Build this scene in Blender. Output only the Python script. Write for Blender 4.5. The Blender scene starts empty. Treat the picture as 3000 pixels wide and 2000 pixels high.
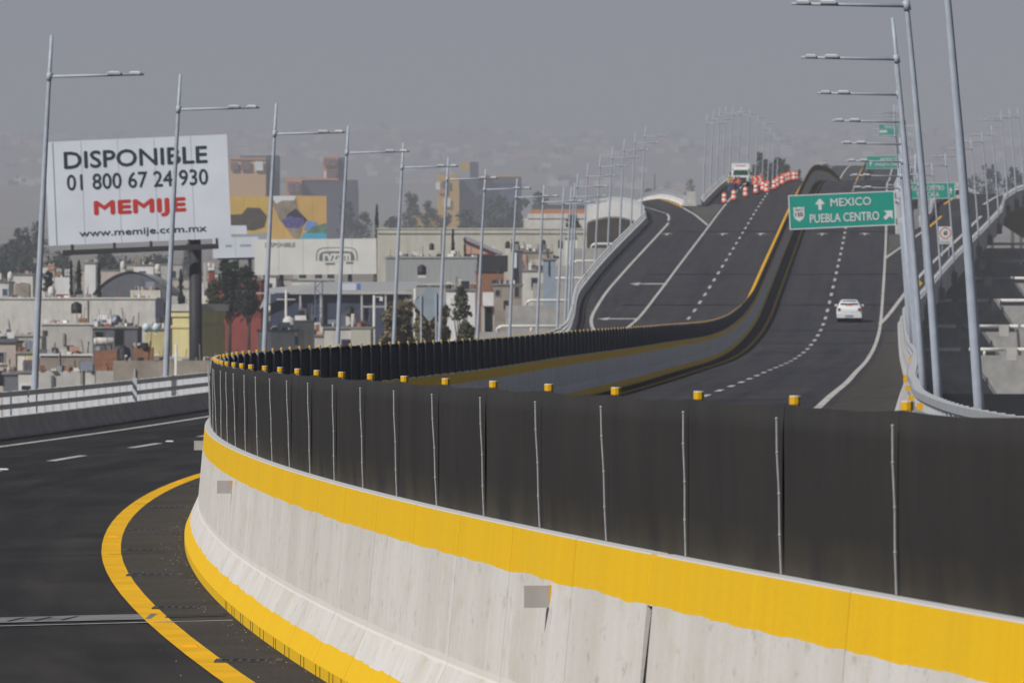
import bpy, math, random, bisect
from mathutils import Vector, Matrix, noise
random.seed(7)
scene = bpy.context.scene
COL = scene.collection

# ------------------------------------------------------------------ camera
CZ = 12.0                      # camera height above the datum
FS = 17857.0                   # focal length in pixels of the 3000-wide photograph
CXS, YHS = 1500.0, 981.0       # principal column, horizon row (3000x2000)
cam_d = bpy.data.cameras.new('camera'); cam = bpy.data.objects.new('camera', cam_d); COL.objects.link(cam)
cam_d.sensor_width = 36.0; cam_d.lens = 36.0 * FS / 3000.0
cam.location = (0, 0, CZ)
cam.rotation_euler = (math.radians(90) - (1000 - YHS) / FS, 0, 0)
cam_d.clip_start = 0.5; cam_d.clip_end = 30000
cam_d.dof.use_dof = True; cam_d.dof.focus_distance = 46.0; cam_d.dof.aperture_fstop = 13.0
scene.camera = cam

# ------------------------------------------------------------------ sky, sun, exposure
SUN_TRAVEL = Vector((0.80, 0.75, -1.0)).normalized()
world = bpy.data.worlds.new('World'); scene.world = world; world.use_nodes = True
wn = world.node_tree.nodes; wl = world.node_tree.links
bg = wn['Background']
sky = wn.new('ShaderNodeTexSky'); sky.sky_type = 'NISHITA'; sky.sun_disc = False
sky.sun_elevation = math.asin(-SUN_TRAVEL.z)
sky.sun_rotation = math.atan2(-SUN_TRAVEL.x, -SUN_TRAVEL.y) % (2 * math.pi)
sky.altitude = 2100; sky.air_density = 0.32; sky.dust_density = 0.1; sky.ozone_density = 1.0
hs = wn.new('ShaderNodeHueSaturation'); hs.inputs['Saturation'].default_value = 1.5
wl.new(sky.outputs[0], hs.inputs['Color']); wl.new(hs.outputs[0], bg.inputs[0])
bg.inputs[1].default_value = 0.05
sun_d = bpy.data.lights.new('sun', 'SUN'); sun = bpy.data.objects.new('sun', sun_d); COL.objects.link(sun)
sun_d.energy = 5.0; sun_d.angle = math.radians(0.6); sun_d.color = (1.0, 0.97, 0.935)
sun.rotation_euler = SUN_TRAVEL.to_track_quat('-Z', 'Y').to_euler(); sun.location = (-60, -40, 120)
scene.view_settings.view_transform = 'Standard'; scene.view_settings.look = 'None'
scene.view_settings.exposure = -0.10; scene.view_settings.gamma = 1.0
scene.view_settings.use_curve_mapping = False
scene.cycles.use_denoising = True
scene.cycles.volume_bounces = 0
scene.cycles.max_bounces = 6; scene.cycles.diffuse_bounces = 3

# ------------------------------------------------------------------ helpers
def interp(pts):
    xs = [p[0] for p in pts]; ys = [p[1] for p in pts]; n = len(xs)
    dl = [(ys[i+1]-ys[i])/(xs[i+1]-xs[i]) for i in range(n-1)]
    m = [dl[0]] + [0.0 if dl[i-1]*dl[i] <= 0 else 2*dl[i-1]*dl[i]/(dl[i-1]+dl[i]) for i in range(1, n-1)] + [dl[-1]]
    def f(x):
        if x <= xs[0]: return ys[0] + m[0]*(x-xs[0])
        if x >= xs[-1]: return ys[-1] + m[-1]*(x-xs[-1])
        i = bisect.bisect_right(xs, x)-1
        h = xs[i+1]-xs[i]; t = (x-xs[i])/h
        return ((1+2*t)*(1-t)**2*ys[i] + t*(1-t)**2*h*m[i] + t*t*(3-2*t)*ys[i+1] + t*t*(t-1)*h*m[i+1])
    return f
def lerp(a, b, t): return a + (b-a)*t
def at(sx, sy, d):             # a pixel of the photograph at a depth -> world point
    return Vector(((sx-CXS)*d/FS, d, CZ + (YHS-sy)*d/FS))

WL = {}
def wloc(o): return WL.get(o.name, Vector((0, 0, 0))) if o is not None else Vector((0, 0, 0))
def tag(o, label=None, cat=None, group=None, kind=None):
    if label: o['label'] = label
    if cat: o['category'] = cat
    if group: o['group'] = group
    if kind: o['kind'] = kind
    return o
def empty(name, loc=(0, 0, 0), rz=0.0, label=None, cat=None, group=None, kind=None):
    o = bpy.data.objects.new(name, None); COL.objects.link(o)
    o.location = loc; o.rotation_euler = (0, 0, rz); o.empty_display_size = 0.2
    WL[o.name] = Vector(loc)
    return tag(o, label, cat, group, kind)
def place(name, mesh, parent=None, loc=None, rot=None):
    o = bpy.data.objects.new(name, mesh); COL.objects.link(o)
    if parent is not None: o.parent = parent
    if loc is not None: o.location = loc
    if rot is not None: o.rotation_euler = rot
    return o

class MB:
    def __init__(s): s.v = []; s.f = []; s.m = []; s.uv = []; s.hasuv = False
    def add(s, vs, fs, mi=0, uv=None):
        b = len(s.v); s.v.extend([tuple(p) for p in vs])
        for k, f in enumerate(fs):
            s.f.append(tuple(b+i for i in f)); s.m.append(mi if isinstance(mi, int) else mi[k])
            s.uv.append(uv[k] if uv else None)
        if uv: s.hasuv = True
        return s
    def box(s, x0, x1, y0, y1, z0, z1, mi=0, M=None):
        vs = [Vector(p) for p in ((x0,y0,z0),(x1,y0,z0),(x1,y1,z0),(x0,y1,z0),(x0,y0,z1),(x1,y0,z1),(x1,y1,z1),(x0,y1,z1))]
        if M is not None: vs = [M @ p for p in vs]
        return s.add(vs, [(3,2,1,0),(4,5,6,7),(0,1,5,4),(1,2,6,5),(2,3,7,6),(3,0,4,7)], mi)
    def tube(s, pts, rad, n=8, mi=0, cap=True):
        pts = [Vector(p) for p in pts]; k = len(pts)
        if not isinstance(rad, (list, tuple)): rad = [rad]*k
        vs = []
        for i in range(k):
            t = (pts[min(i+1, k-1)]-pts[max(i-1, 0)]).normalized()
            a = Vector((0, 0, 1)) if abs(t.z) < 0.9 else Vector((0, 1, 0))
            u = t.cross(a).normalized(); w = t.cross(u).normalized()
            for j in range(n):
                an = 2*math.pi*j/n
                vs.append(pts[i] + (u*math.cos(an)+w*math.sin(an))*rad[i])
        fs = [(i*n+j, i*n+(j+1) % n, (i+1)*n+(j+1) % n, (i+1)*n+j) for i in range(k-1) for j in range(n)]
        if cap: fs += [tuple(range(n))[::-1], tuple(range((k-1)*n, k*n))]
        return s.add(vs, fs, mi)
    def lathe(s, prof, n=12, mi=0, c=(0, 0, 0)):
        c = Vector(c); vs = []; k = len(prof)
        for r, z in prof:
            for j in range(n):
                an = 2*math.pi*j/n; vs.append(c + Vector((r*math.cos(an), r*math.sin(an), z)))
        fs = []; ms = []
        for i in range(k-1):
            for j in range(n):
                fs.append((i*n+j, i*n+(j+1) % n, (i+1)*n+(j+1) % n, (i+1)*n+j)); ms.append(mi if isinstance(mi, int) else mi[i])
        fs += [tuple(range(n))[::-1], tuple(range((k-1)*n, k*n))]
        ms += [ms[0], ms[-1]]
        return s.add(vs, fs, ms)
    def prism(s, poly, y0, y1, mi=0):     # polygon in x,z extruded along y
        n = len(poly)
        vs = [(p[0], y0, p[1]) for p in poly] + [(p[0], y1, p[1]) for p in poly]
        fs = [tuple(range(n)), tuple(range(n, 2*n))[::-1]] + [(i, n+i, n+(i+1) % n, (i+1) % n) for i in range(n)]
        return s.add(vs, fs, mi)
    def sweep(s, pts, nrm, prof, mi=0, closed=True, cap=True, u0=0.0):
        k = len(pts); n = len(prof); vs = []; us = [u0]
        for i in range(1, k): us.append(us[-1] + (Vector(pts[i])-Vector(pts[i-1])).length)
        for p, q in zip(pts, nrm):
            for a, b in prof: vs.append((p[0]+q[0]*a, p[1]+q[1]*a, p[2]+b))
        fs = []; ms = []; uv = []
        for i in range(k-1):
            for j in range(n if closed else n-1):
                j2 = (j+1) % n
                fs.append((i*n+j, i*n+j2, (i+1)*n+j2, (i+1)*n+j))
                ms.append(mi if isinstance(mi, int) else mi[j])
                uv.append(((us[i], prof[j][1]), (us[i], prof[j2][1]), (us[i+1], prof[j2][1]), (us[i+1], prof[j][1])))
        if closed and cap:
            fs.append(tuple(range(n))[::-1]); ms.append(mi if isinstance(mi, int) else mi[0]); uv.append([(us[0], prof[j][1]) for j in range(n)][::-1])
            fs.append(tuple(range((k-1)*n, k*n))); ms.append(mi if isinstance(mi, int) else mi[0]); uv.append([(us[-1], prof[j][1]) for j in range(n)])
        return s.add(vs, fs, ms, uv)
    def mesh(s, name, mats, smooth=False):
        me = bpy.data.meshes.new(name); me.from_pydata(s.v, [], s.f)
        for m in (mats if isinstance(mats, (list, tuple)) else [mats]): me.materials.append(m)
        me.polygons.foreach_set('material_index', s.m)
        if smooth: me.polygons.foreach_set('use_smooth', [True]*len(s.f))
        if s.hasuv:
            ul = me.uv_layers.new(name='UVMap'); flat = []
            for f, u in zip(s.f, s.uv):
                for k in range(len(f)): flat.extend(u[k] if u else (0.0, 0.0))
            ul.data.foreach_set('uv', flat)
        me.update(); return me
    def build(s, name, mats, parent=None, smooth=False, world=True, kind=None):
        o = place(name, s.mesh(name, mats, smooth), parent)
        if parent is not None and world: o.location = -wloc(parent)
        WL[o.name] = Vector((0, 0, 0)) if world else wloc(parent)
        if kind: o['kind'] = kind
        return o

# ------------------------------------------------------------------ materials
MATS = {}
def mat(name, col, rough=0.8, var=0.0, scale=3.0, bump=0.0, metal=0.0, spec=0.3, col2=None, detail=4.0, streak=None, emit=None):
    if name in MATS: return MATS[name]
    m = bpy.data.materials.new(name); m.use_nodes = True; nt = m.node_tree; N = nt.nodes; L = nt.links
    b = N['Principled BSDF']; b.inputs['Roughness'].default_value = rough; b.inputs['Metallic'].default_value = metal
    b.inputs['Specular IOR Level'].default_value = spec
    c = tuple(col)+(1,)
    if var > 0 or col2:
        tc = N.new('ShaderNodeTexCoord'); nz = N.new('ShaderNodeTexNoise')
        nz.inputs['Scale'].default_value = scale; nz.inputs['Detail'].default_value = detail
        src = tc.outputs['Object']
        if streak:
            mp = N.new('ShaderNodeMapping'); mp.inputs['Scale'].default_value = streak
            L.new(src, mp.inputs[0]); src = mp.outputs[0]
        L.new(src, nz.inputs['Vector'])
        rp = N.new('ShaderNodeValToRGB'); L.new(nz.outputs['Fac'], rp.inputs[0])
        lo = tuple(col2)+(1,) if col2 else tuple(x*(1-var) for x in col)+(1,)
        hi = c if col2 else tuple(min(1, x*(1+var)) for x in col)+(1,)
        rp.color_ramp.elements[0].position = 0.32; rp.color_ramp.elements[0].color = lo
        rp.color_ramp.elements[1].position = 0.68; rp.color_ramp.elements[1].color = hi
        L.new(rp.outputs[0], b.inputs['Base Color'])
        if bump > 0:
            bp = N.new('ShaderNodeBump'); bp.inputs['Strength'].default_value = bump; bp.inputs['Distance'].default_value = 0.02
            L.new(nz.outputs['Fac'], bp.inputs['Height']); L.new(bp.outputs[0], b.inputs['Normal'])
    else: b.inputs['Base Color'].default_value = c
    MATS[name] = m; return m
class NT:                       # tiny node-graph helper
    def __init__(s, name):
        s.m = bpy.data.materials.new(name); s.m.use_nodes = True
        s.N = s.m.node_tree.nodes; s.L = s.m.node_tree.links; s.b = s.N['Principled BSDF']; MATS[name] = s.m
    def n(s, t, **kw):
        o = s.N.new(t)
        for k, v in kw.items(): setattr(o, k, v)
        return o
    def noise(s, vec, scale, detail=4, rough=0.5):
        o = s.n('ShaderNodeTexNoise'); o.inputs['Scale'].default_value = scale; o.inputs['Detail'].default_value = detail; o.inputs['Roughness'].default_value = rough
        s.L.new(vec, o.inputs['Vector']); return o.outputs['Fac']
    def mapv(s, vec, sc=(1, 1, 1), loc=(0, 0, 0)):
        o = s.n('ShaderNodeMapping'); o.inputs['Scale'].default_value = sc; o.inputs['Location'].default_value = loc; s.L.new(vec, o.inputs[0]); return o.outputs[0]
    def math(s, op, a, b=None, c=None):
        o = s.n('ShaderNodeMath', operation=op)
        for i, x in enumerate((a, b, c)):
            if x is None: continue
            if isinstance(x, (int, float)): o.inputs[i].default_value = x
            else: s.L.new(x, o.inputs[i])
        return o.outputs[0]
    def ramp(s, fac, stops):
        o = s.n('ShaderNodeValToRGB'); s.L.new(fac, o.inputs[0]); e = o.color_ramp.elements
        while len(e) < len(stops): e.new(0.5)
        for k, (p, c) in enumerate(stops): e[k].position = p; e[k].color = (tuple(c)+(1,)) if not isinstance(c, (int, float)) else (c, c, c, 1)
        return o.outputs[0]
    def mix(s, fac, a, b, mode='MIX'):
        o = s.n('ShaderNodeMix', data_type='RGBA', blend_type=mode)
        for i, x in ((0, fac), (6, a), (7, b)):
            if isinstance(x, (int, float)): o.inputs[i].default_value = x
            elif isinstance(x, tuple): o.inputs[i].default_value = tuple(x)+(1,) if len(x) == 3 else x
            else: s.L.new(x, o.inputs[i])
        return o.outputs[2]
    def bump(s, h, st, dist=0.02):
        o = s.n('ShaderNodeBump'); o.inputs['Strength'].default_value = st; o.inputs['Distance'].default_value = dist
        s.L.new(h, o.inputs['Height']); s.L.new(o.outputs[0], s.b.inputs['Normal'])

# asphalt: patchy, with wheel-path wear running along the road; a dark fresh mix near the camera, a worn greyer one beyond
def asphalt(name, lo, hi, track, patch, fleck):
    g = NT(name); tc = g.n('ShaderNodeTexCoord').outputs['Object']; uvn = g.n('ShaderNodeUVMap').outputs[0]
    n1 = g.noise(tc, 0.35, 5); n2 = g.noise(tc, 60, 2); n3 = g.noise(g.mapv(uvn, (0.02, 1.1, 1)), 1.0, 3); n4 = g.noise(g.mapv(uvn, (.12, 1.0, 1)), 1.3, 5, .6)
    c = g.ramp(n1, [(0.3, lo), (0.7, hi)])
    c = g.mix(g.ramp(n3, [(0.42, 0.0), (0.66, 0.7)]), c, track)
    c = g.mix(g.ramp(n4, [(0.50, 0.0), (0.75, 0.55)]), c, patch)
    c = g.mix(g.ramp(n2, [(0.60, 0.0), (0.78, 0.5)]), c, fleck)
    g.L.new(c, g.b.inputs['Base Color']); g.b.inputs['Roughness'].default_value = 0.85; g.b.inputs['Specular IOR Level'].default_value = 0.12
    g.bump(n2, 0.25, 0.01); return g.m
asphalt('asphalt', (.022, .022, .024), (.042, .041, .041), (.018, .018, .021), (.066, .062, .058), (.085, .082, .078))
asphalt('asphalt_worn', (.042, .043, .049), (.062, .061, .064), (.029, .030, .040), (.082, .077, .073), (.10, .096, .092))

# jersey barrier: pale painted concrete, ragged yellow bands at the head and the foot, drips and stains
def barrier_mat(name):
    g = NT(name); uvn = g.n('ShaderNodeUVMap').outputs[0]; tc = g.n('ShaderNodeTexCoord').outputs['Object']
    sp = g.n('ShaderNodeSeparateXYZ'); g.L.new(uvn, sp.inputs[0]); u, v = sp.outputs[0], sp.outputs[1]
    cu = g.n('ShaderNodeCombineXYZ'); g.L.new(u, cu.inputs[0])
    e1 = g.noise(cu.outputs[0], 1.1, 6, 0.62); e2 = g.noise(g.mapv(cu.outputs[0], loc=(31, 7, 0)), 1.6, 6, 0.65)
    top = g.math('GREATER_THAN', v, g.math('ADD', 0.950, g.math('MULTIPLY', e1, 0.075)))
    bot = g.math('LESS_THAN', v, g.math('ADD', 0.175, g.math('MULTIPLY', e2, 0.075)))
    st = g.noise(g.mapv(uvn, (9, 0.35, 1)), 1.0, 6, 0.6); st2 = g.noise(g.mapv(uvn, (1.1, 0.10, 1)), 1.0, 3)
    bl = g.noise(g.mapv(uvn, (1.3, 2.2, 1)), 1.6, 6, 0.6); fine = g.noise(tc, 35, 3)
    w = g.ramp(st, [(0.22, (0.66, 0.64, 0.60)), (0.60, (0.75, 0.73, 0.69))])
    oi = g.n('ShaderNodeObjectInfo').outputs['Random']
    w = g.mix(g.math('MULTIPLY', oi, 0.30), w, (0.60, 0.57, 0.51))
    w = g.mix(g.ramp(st2, [(0.45, 0.0), (0.60, 0.40)]), w, (0.55, 0.52, 0.46))
    w = g.mix(g.ramp(bl, [(0.52, 0.0), (0.72, 0.6)]), w, (0.60, 0.53, 0.40))
    w = g.mix(g.ramp(g.noise(g.mapv(uvn, (2.4, 3.2, 1), (5, 3, 0)), 2.2, 7, 0.7), [(0.57, 0.0), (0.68, 0.5)]), w, (0.30, 0.29, 0.26))
    # rub line at the slope break where the yellowish skim shows through
    brk = g.math('MULTIPLY', g.math('LESS_THAN', g.math('ABSOLUTE', g.math('SUBTRACT', v, 0.41)), g.math('MULTIPLY', e2, 0.05)), 0.8)
    w = g.mix(brk, w, (0.78, 0.75, 0.70))
    yl = g.mix(g.ramp(st, [(0.3, 0.0), (0.7, 1.0)]), (0.86, 0.50, 0.008), (0.92, 0.56, 0.010))
    yl = g.mix(g.ramp(st2, [(0.35, 0.0), (0.7, 0.5)]), yl, (0.80, 0.50, 0.02))
    yl = g.mix(g.ramp(g.noise(g.mapv(uvn, (1.5, 2.5, 1), (9, 2, 0)), 2.0, 6, .65), [(.58, 0.0), (.76, .22)]), yl, (.48, .33, .07))
    c = g.mix(top, w, yl); c = g.mix(bot, c, yl)
    c = g.mix(g.math('GREATER_THAN', v, 1.2135), c, (0.60, 0.60, 0.59))
    g.L.new(c, g.b.inputs['Base Color']); g.b.inputs['Roughness'].default_value = 0.72; g.b.inputs['Specular IOR Level'].default_value = 0.25
    g.bump(g.math('ADD', fine, g.math('MULTIPLY', st, 1.5)), 0.18, 0.012)
    return g.m
M_BAR = barrier_mat('barrier_paint')

g = NT('screen_fabric'); uvn = g.n('ShaderNodeUVMap').outputs[0]; tc = g.n('ShaderNodeTexCoord').outputs['Object']
mpn = g.n('ShaderNodeMapping'); mpn.inputs['Rotation'].default_value = (0, 0, .22); g.L.new(uvn, mpn.inputs[0])
s1 = g.noise(g.mapv(mpn.outputs[0], (5.0, 0.5, 1)), 1.0, 5, 0.55); s2 = g.noise(g.mapv(uvn, (1.0, 0.7, 1)), 1.7, 4); sp = g.n('ShaderNodeSeparateXYZ'); g.L.new(uvn, sp.inputs[0])
c = g.ramp(s1, [(0.30, (0.033, 0.032, 0.031)), (0.70, (0.042, 0.040, 0.039))])
c = g.mix(g.ramp(s2, [(0.42, 0.0), (0.75, 0.35)]), c, (0.055, 0.052, 0.047))
dust = g.math('MULTIPLY', g.ramp(sp.outputs[1], [(0.0, 0.6), (0.20, 0.0)]), g.ramp(s2, [(0.35, 0.0), (0.6, 1.0)]))
c = g.mix(dust, c, (0.095, 0.078, 0.05))
g.L.new(c, g.b.inputs['Base Color']); g.b.inputs['Roughness'].default_value = 0.8; g.b.inputs['Specular IOR Level'].default_value = 0.12
g.bump(s1, 0.16, 0.02)
M_SCREEN = g.m

M_ASPH = MATS['asphalt']
def line_mat(name, c0, c1):
    g = NT(name); tc = g.n('ShaderNodeTexCoord').outputs['Object']
    c = g.ramp(g.noise(tc, 3.0, 4), [(.3, c0), (.7, c1)]); c = g.mix(g.ramp(g.noise(tc, 22, 5, .7), [(.56, 0.0), (.70, .6)]), c, (.09, .085, .08)); c = g.mix(g.ramp(g.noise(tc, .7, 3), [(.5, 0.0), (.75, .4)]), c, (.12, .11, .10))
    g.L.new(c, g.b.inputs['Base Color']); g.b.inputs['Roughness'].default_value = .85; g.b.inputs['Specular IOR Level'].default_value = .15; return g.m
M_WHITE_LINE = line_mat('line_white', (.50, .48, .45), (.60, .58, .55))
M_YEL_LINE = mat('line_yellow', (0.76, 0.42, 0.012), 0.8, 0.10, 2.0, spec=0.15)
M_CONC = mat('concrete', (0.40, 0.39, 0.37), 0.85, 0.14, 1.4, 0.15, detail=7)
M_CONC_D = mat('concrete_fascia', (0.34, 0.335, 0.33), 0.85, 0.16, 1.2, 0.15, detail=7, streak=(1, 1, .25))
M_CONC_L = mat('concrete_pale', (0.55, 0.535, 0.50), 0.85, 0.10, 1.2, 0.1, detail=7)
M_PARA_LIT = mat('parapet_lit', (0.70, 0.69, 0.665), 0.85, 0.10, 1.2, 0.1, detail=7)  # brighter copy of the parapet concrete, sunlight on the ramp arch put into its colour
M_PARAPET = mat('parapet_concrete', (0.46, 0.455, 0.44), 0.85, 0.14, 1.6, 0.15, detail=7)
M_GORE = mat('gore_concrete', (0.105, 0.102, 0.095), 0.9, 0.2, 0.5, detail=6, spec=0.15)
M_GALV = mat('galvanised', (0.40, 0.44, 0.50), 0.5, 0.10, 4, metal=0.0, spec=0.35)
M_RAIL = mat('rail_steel', (0.46, 0.48, 0.49), 0.5, 0.10, 3, metal=0.2, spec=0.4)
M_FIN = mat('fin_steel', (0.62, 0.64, 0.66), 0.5, 0.12, 3, metal=0.1, spec=0.4)
M_DARK = mat('dark_void', (0.012, 0.012, 0.013), 0.9)
M_STEEL_D = mat('dark_steel', (0.035, 0.035, 0.04), 0.6, 0.2, 5)
M_CAPY = mat('cap_yellow', (0.78, 0.42, 0.008), 0.55, 0.1, 9)
M_CAPTOP = mat('cap_top', (0.62, 0.62, 0.60), 0.6)
M_POST = mat('post_steel', (0.22, 0.235, 0.25), 0.55, 0.12, 6)
M_TIE = mat('tie_wire', (0.55, 0.56, 0.56), 0.5, 0.15, 20, metal=0.3)
M_PLATE = mat('plate_grey', (0.42, 0.41, 0.40), 0.5, 0.1, 6, metal=0.2)
M_JOINT = mat('joint_steel', (0.075, 0.075, 0.078), 0.6, 0.35, 8, metal=0.3)
M_GREEN = mat('sign_green', (0.018, 0.33, 0.25), 0.45, 0.05, 2)
M_SIGNW = mat('sign_white', (0.72, 0.73, 0.72), 0.5)
M_SIGNB = mat('sign_back', (0.33, 0.39, 0.43), 0.45, 0.08, 2, metal=0.2)
M_BLACK = mat('ink_black', (0.02, 0.022, 0.024), 0.6)
M_RED = mat('ink_red', (0.55, 0.03, 0.02), 0.6)
M_RING = mat('ring_red', (0.55, 0.12, 0.09), 0.6)
M_INKG = mat('ink_dark_green', (0.012, 0.03, 0.035), 0.6)
M_BB = mat('billboard_white', (0.70, 0.73, 0.79), 0.7, 0.05, 0.4)
M_BB2 = mat('billboard_cream', (0.74, 0.73, 0.67), 0.7, 0.06, 0.5)
M_CARW = mat('car_white', (0.78, 0.79, 0.78), 0.25, spec=0.6)
M_GLASS = mat('dark_glass', (0.012, 0.02, 0.022), 0.12, spec=0.6)
M_TYRE = mat('tyre', (0.015, 0.015, 0.016), 0.8)
M_RIM = mat('rim', (0.35, 0.36, 0.37), 0.4, metal=0.6)
M_LAMPR = mat('tail_lamp', (0.20, 0.012, 0.014), 0.25, spec=0.6)
M_ORANGE = mat('drum_orange', (0.80, 0.10, 0.02), 0.55, 0.06, 6)
M_DRUMW = mat('drum_white', (0.72, 0.68, 0.66), 0.5)

# ------------------------------------------------------------------ alignment of the elevated road (d = distance ahead of the camera)
_h = interp([(-40, -.32), (0, -.240), (23, -.176), (40, -.121), (67, -.049), (84, -.004), (100, .045), (115, .068), (180, .069), (220, .062), (685, .062), (720, .072), (760, .086), (800, .080), (860, .068), (3000, .066)])
_X = {}
_x = 0.0; _tab = []
for _i in range(-80, 3201):
    _d = _i*0.5; _tab.append([_d, _x]); _x += _h(_d+0.25)*0.5
_off = -3.31 - _tab[int((67.5+40)*2)][1]
for _t in _tab: _t[1] += _off
def mx(d):
    k = (d+40)*2; i = max(0, min(len(_tab)-2, int(k))); return lerp(_tab[i][1], _tab[i+1][1], k-i)
zr = interp([(-40, -2.21), (60, -2.21), (75, -2.20), (110, -2.11), (138, -2.03), (173, -1.84), (224, -1.62), (245, -1.52), (297, -1.28), (330, -.95), (360, -.38), (400, .85),
             (440, 2.95), (480, 5.25), (553, 9.4), (600, 12.1), (650, 14.8), (690, 16.8), (720, 18.1), (745, 18.85), (780, 19.4), (820, 19.5), (900, 19.7),
             (1000, 22.5), (1100, 27.3), (1200, 32.2), (1280, 35.4), (1340, 37.0), (1400, 37.4), (1520, 36.5)])
_cr = interp([(-40, .02), (160, .02), (320, 0.0), (2000, 0.0)])
def nrm(d):
    h = _h(d); l = math.hypot(1, h); return (1/l, -h/l)
def PT(d, o, dz=0.0):
    n = nrm(d); return Vector((mx(d)+n[0]*o, d+n[1]*o, CZ+zr(d)+_cr(d)*o+dz))
def XP(d, X, zrel): return Vector((X, d, CZ+zrel))
def zs(X, d):        # deck level under a plan position
    return zr(d+_h(d)*(X-mx(d)))
def stations(a, b, fine=2.0, far=8.0):
    r = [a]
    while r[-1] < b:
        st = fine if r[-1] < 130 else (4.0 if r[-1] < 450 else far)
        r.append(min(b, r[-1]+st))
    return r
class Path:
    def __init__(s, pts):
        s.p = [Vector(p) for p in pts]; s.L = [0.0]
        for i in range(1, len(s.p)): s.L.append(s.L[-1]+(s.p[i]-s.p[i-1]).length)
        s.n = []
        for i in range(len(s.p)):
            t = s.p[min(i+1, len(s.p)-1)]-s.p[max(i-1, 0)]; l = math.hypot(t.x, t.y) or 1
            s.n.append((t.y/l, -t.x/l))
    def at(s, L):
        i = max(0, min(len(s.p)-2, bisect.bisect_right(s.L, L)-1)); t = (L-s.L[i])/max(1e-6, s.L[i+1]-s.L[i])
        return s.p[i].lerp(s.p[i+1], t), s.n[i] if t < .5 else s.n[i+1], (s.p[i+1]-s.p[i]).normalized()
    def sub(s, a, b, step):
        k = max(1, int(round((b-a)/step))); P = []; Q = []
        for i in range(k+1):
            p, q, _ = s.at(lerp(a, b, i/k)); P.append(p); Q.append(q)
        return P, Q
MED = Path([PT(d, 0) for d in [-20+0.5*i for i in range(0, 700)] + [330+4*i for i in range(0, 297)]])
def Lof(d):           # arc length along the median at depth d
    lo, hi = 0.0, MED.L[-1]
    for _ in range(40):
        m = (lo+hi)/2
        if MED.at(m)[0].y < d: lo = m
        else: hi = m
    return lo
# ------------------------------------------------------------------ terrain, one sheet to the horizon
gz = interp([(-600, -10), (250, -10), (350, -9), (450, -7), (520, -5), (600, -2.8), (750, 1.0), (900, 4.5), (1200, 9), (1600, 14), (2300, 25), (3200, 42), (4500, 72), (6000, 112), (7000, 152), (8500, 225), (10500, 318), (13000, 420), (15500, 480), (17000, 485), (20000, 400)])
def ground_z(x, d):
    z = gz(d)
    if d > 3000:
        k = min(1.0, (d-3000)/3000.0)
        z += k*(noise.fractal(Vector((x/1500.0, d/2600.0, 3.1)), 1.0, 2.1, 5)*(26+d*.0035) - 6)
    return CZ + z
g = NT('earth'); tc = g.n('ShaderNodeTexCoord').outputs['Object']
c = g.ramp(g.noise(tc, 0.03, 6), [(0.3, (0.17, 0.15, 0.12)), (0.7, (0.30, 0.27, 0.22))])
c = g.mix(g.ramp(g.noise(tc, 0.008, 6, 0.6), [(0.45, 0.0), (0.65, 0.4)]), c, (0.12, 0.125, 0.09))
c = g.mix(g.ramp(g.noise(tc, 1.2, 4), [(0.5, 0.0), (0.75, 0.4)]), c, (0.34, 0.31, 0.27))
g.L.new(c, g.b.inputs['Base Color']); g.b.inputs['Roughness'].default_value = 0.95; g.b.inputs['Specular IOR Level'].default_value = 0.1
ds = [-600, -300, -100, 0] + list(range(50, 1400, 25)) + list(range(1400, 4000, 90)) + list(range(4000, 20001, 250))
xsn = [-9000, -6500, -4500, -3200, -2200, -1500] + list(range(-1000, 1401, 50)) + [1800, 2400, 3200, 4500, 6500, 9000]
mb = MB(); nx = len(xsn)
vs = [(x, d, ground_z(x, d)) for d in ds for x in xsn]
fs = [(i*nx+j, i*nx+j+1, (i+1)*nx+j+1, (i+1)*nx+j) for i in range(len(ds)-1) for j in range(nx-1)]
mb.add(vs, fs)
tag(mb.build('ground', MATS['earth'], smooth=True), kind='structure')

# ------------------------------------------------------------------ decks
def strip(name, secs, thick=1.3, m=None):
    mb = MB(); us = 0.0; vs = []; ul = []
    for i, (a, b) in enumerate(secs):
        if i: us += ((a+b)/2-(secs[i-1][0]+secs[i-1][1])/2).length
        ul.append(us); dn = Vector((0, 0, -thick))
        vs += [a, b, b+dn, a+dn]
    fs = []; ms = []; uv = []
    for i in range(len(secs)-1):
        w0 = (secs[i][1]-secs[i][0]).length; w1 = (secs[i+1][1]-secs[i+1][0]).length
        for j, mi in ((0, 0), (1, 1), (2, 1), (3, 1)):
            j2 = (j+1) % 4; fs.append((i*4+j, i*4+j2, i*4+4+j2, i*4+4+j)); ms.append(mi)
            uv.append(((ul[i], 0), (ul[i], w0), (ul[i+1], w1), (ul[i+1], 0)) if j == 0 else ((0, 0),)*4)
    fs += [(0, 3, 2, 1), tuple(len(vs)-4+k for k in range(4))]; ms += [1, 1]; uv += [((0, 0),)*4]*2
    mb.add(vs, fs, ms, uv)
    return tag(mb.build(name, [m or MATS['asphalt_worn'], M_CONC_D]), kind='structure')
EDGE = 9.9
ER = interp([(-30, 9.6), (60, 9.75), (80, 9.92), (96, 10.12), (116, 10.08), (140, 9.92), (180, 9.9), (1600, 9.9)])
ST = stations(-30, 1500)
road_n = strip('road', [(PT(d, -EDGE), PT(d, -0.02)) for d in stations(-30, 190)], m=M_ASPH)
road_l = strip('road', [(PT(d, -EDGE), PT(d, -0.02)) for d in stations(190, 1500)])
road_r = strip('road', [(PT(d, 0.02), PT(d, ER(d))) for d in ST])
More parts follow.
